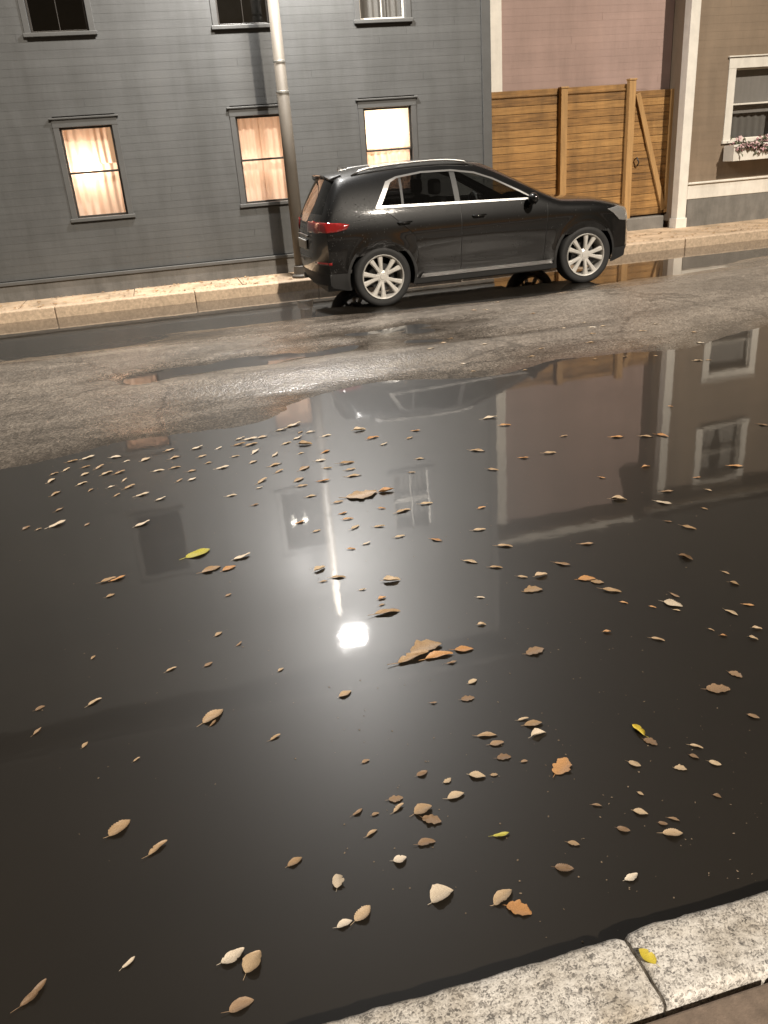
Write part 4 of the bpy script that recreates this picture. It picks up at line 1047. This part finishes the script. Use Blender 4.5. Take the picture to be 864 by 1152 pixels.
def litter():
    m, nt, b, L = mat('dry_litter'); g = nt.nodes.new('ShaderNodeNewGeometry'); r = ramp(nt, [(0, (.10, .06, .03)), (.5, (.26, .15, .07)), (1, (.42, .28, .14))]); L(g.outputs['Random Per Island'], r.inputs[0]); L(r.outputs[0], b.inputs['Base Color']); b.inputs['Roughness'].default_value = .7
    return m
tag(q.build('leaf_litter', litter(), norm=False), 'brown scraps of leaf litter strewn over the far pavement', 'litter', kind='stuff')
# seeds, twig ends and leaf crumbs afloat: too many and too small to count
q = MB(); random.seed(44)
for k in range(520):
    t = random.random()
    if t < .45: x, y = random.uniform(20, 860), random.triangular(440, 1000, 520)
    elif t < .75: x = random.uniform(40, 380); y = 525-.14*x+abs(random.gauss(0, 22))
    else: x, y = random.uniform(380, 860), random.uniform(760, 1060)
    P = at(x, y, 0)
    if P.y < 1.16 or road_z(P.x, P.y) > -.004: continue
    r_ = random.uniform(.0015, .0042); e = random.uniform(.3, 1); a0 = random.uniform(0, 6.3); ring = []
    for j in range(6):
        a = 2*math.pi*j/6; rr_ = r_*random.uniform(.6, 1.1); u, v = rr_*math.cos(a), rr_*e*math.sin(a)
        ring.append(q.vert((P.x+u*math.cos(a0)-v*math.sin(a0), P.y+u*math.sin(a0)+v*math.cos(a0), .0012)))
    top = q.vert((P.x, P.y, .0012+r_*.35))
    for j in range(6): q.face((ring[j], ring[(j+1) % 6], top))
tag(q.build('floating_debris', simple('leaf_crumbs', (.20, .15, .10), .7, var=.5, scale=40, bmp=0), norm=False), 'tiny pale leaf crumbs and seeds afloat all over the dark puddle', 'debris', kind='stuff')

# ------------------------------------------------------------------ world, sun, camera
W = bpy.data.worlds.new('World'); S.world = W; W.use_nodes = True
nt = W.node_tree; bg = nt.nodes['Background']
SUN_EL, SUN_AZ = R(42), math.atan2(.28, -1)    # light comes from behind the camera, a little to the right
sky = nt.nodes.new('ShaderNodeTexSky'); sky.sky_type = 'NISHITA'; sky.sun_disc = False; sky.sun_elevation = R(2); sky.sun_rotation = SUN_AZ
hs = nt.nodes.new('ShaderNodeMix'); hs.data_type = 'RGBA'; hs.blend_type = 'MIX'; hs.inputs[0].default_value = .85
hs.inputs[7].default_value = (1.0, .82, .62, 1)
nt.links.new(sky.outputs[0], hs.inputs[6]); nt.links.new(hs.outputs[2], bg.inputs[0]); bg.inputs[1].default_value = .05
sun = bpy.data.lights.new('Sun', 'SUN'); sun.energy = 2.7; sun.angle = R(1.2); sun.color = (1, .90, .77)
so = bpy.data.objects.new('Sun', sun); C.objects.link(so)
dirv = Vector((-.28*math.cos(SUN_EL), 1*math.cos(SUN_EL), -math.sin(SUN_EL)*1.04)).normalized()
so.rotation_euler = dirv.to_track_quat('-Z', 'Y').to_euler(); so.location = (6, -8, 8)

cam = bpy.data.cameras.new('Camera'); co = bpy.data.objects.new('Camera', cam); C.objects.link(co)
cam.sensor_fit = 'VERTICAL'; cam.sensor_height = 36; cam.sensor_width = 27; cam.lens = 36*FPX/PH; cam.clip_start = .05; cam.clip_end = 2000
m4 = Matrix((RT, UP, -FW)).transposed().to_4x4(); m4.translation = Vector((0, 0, CAMH)); co.matrix_world = m4
S.camera = co
S.view_settings.view_transform = 'Standard'; S.view_settings.look = 'None'; S.view_settings.exposure = .87; S.view_settings.gamma = 1
S.cycles.max_bounces = 8; S.cycles.caustics_reflective = False; S.cycles.caustics_refractive = False
S.cycles.sample_clamp_indirect = 4
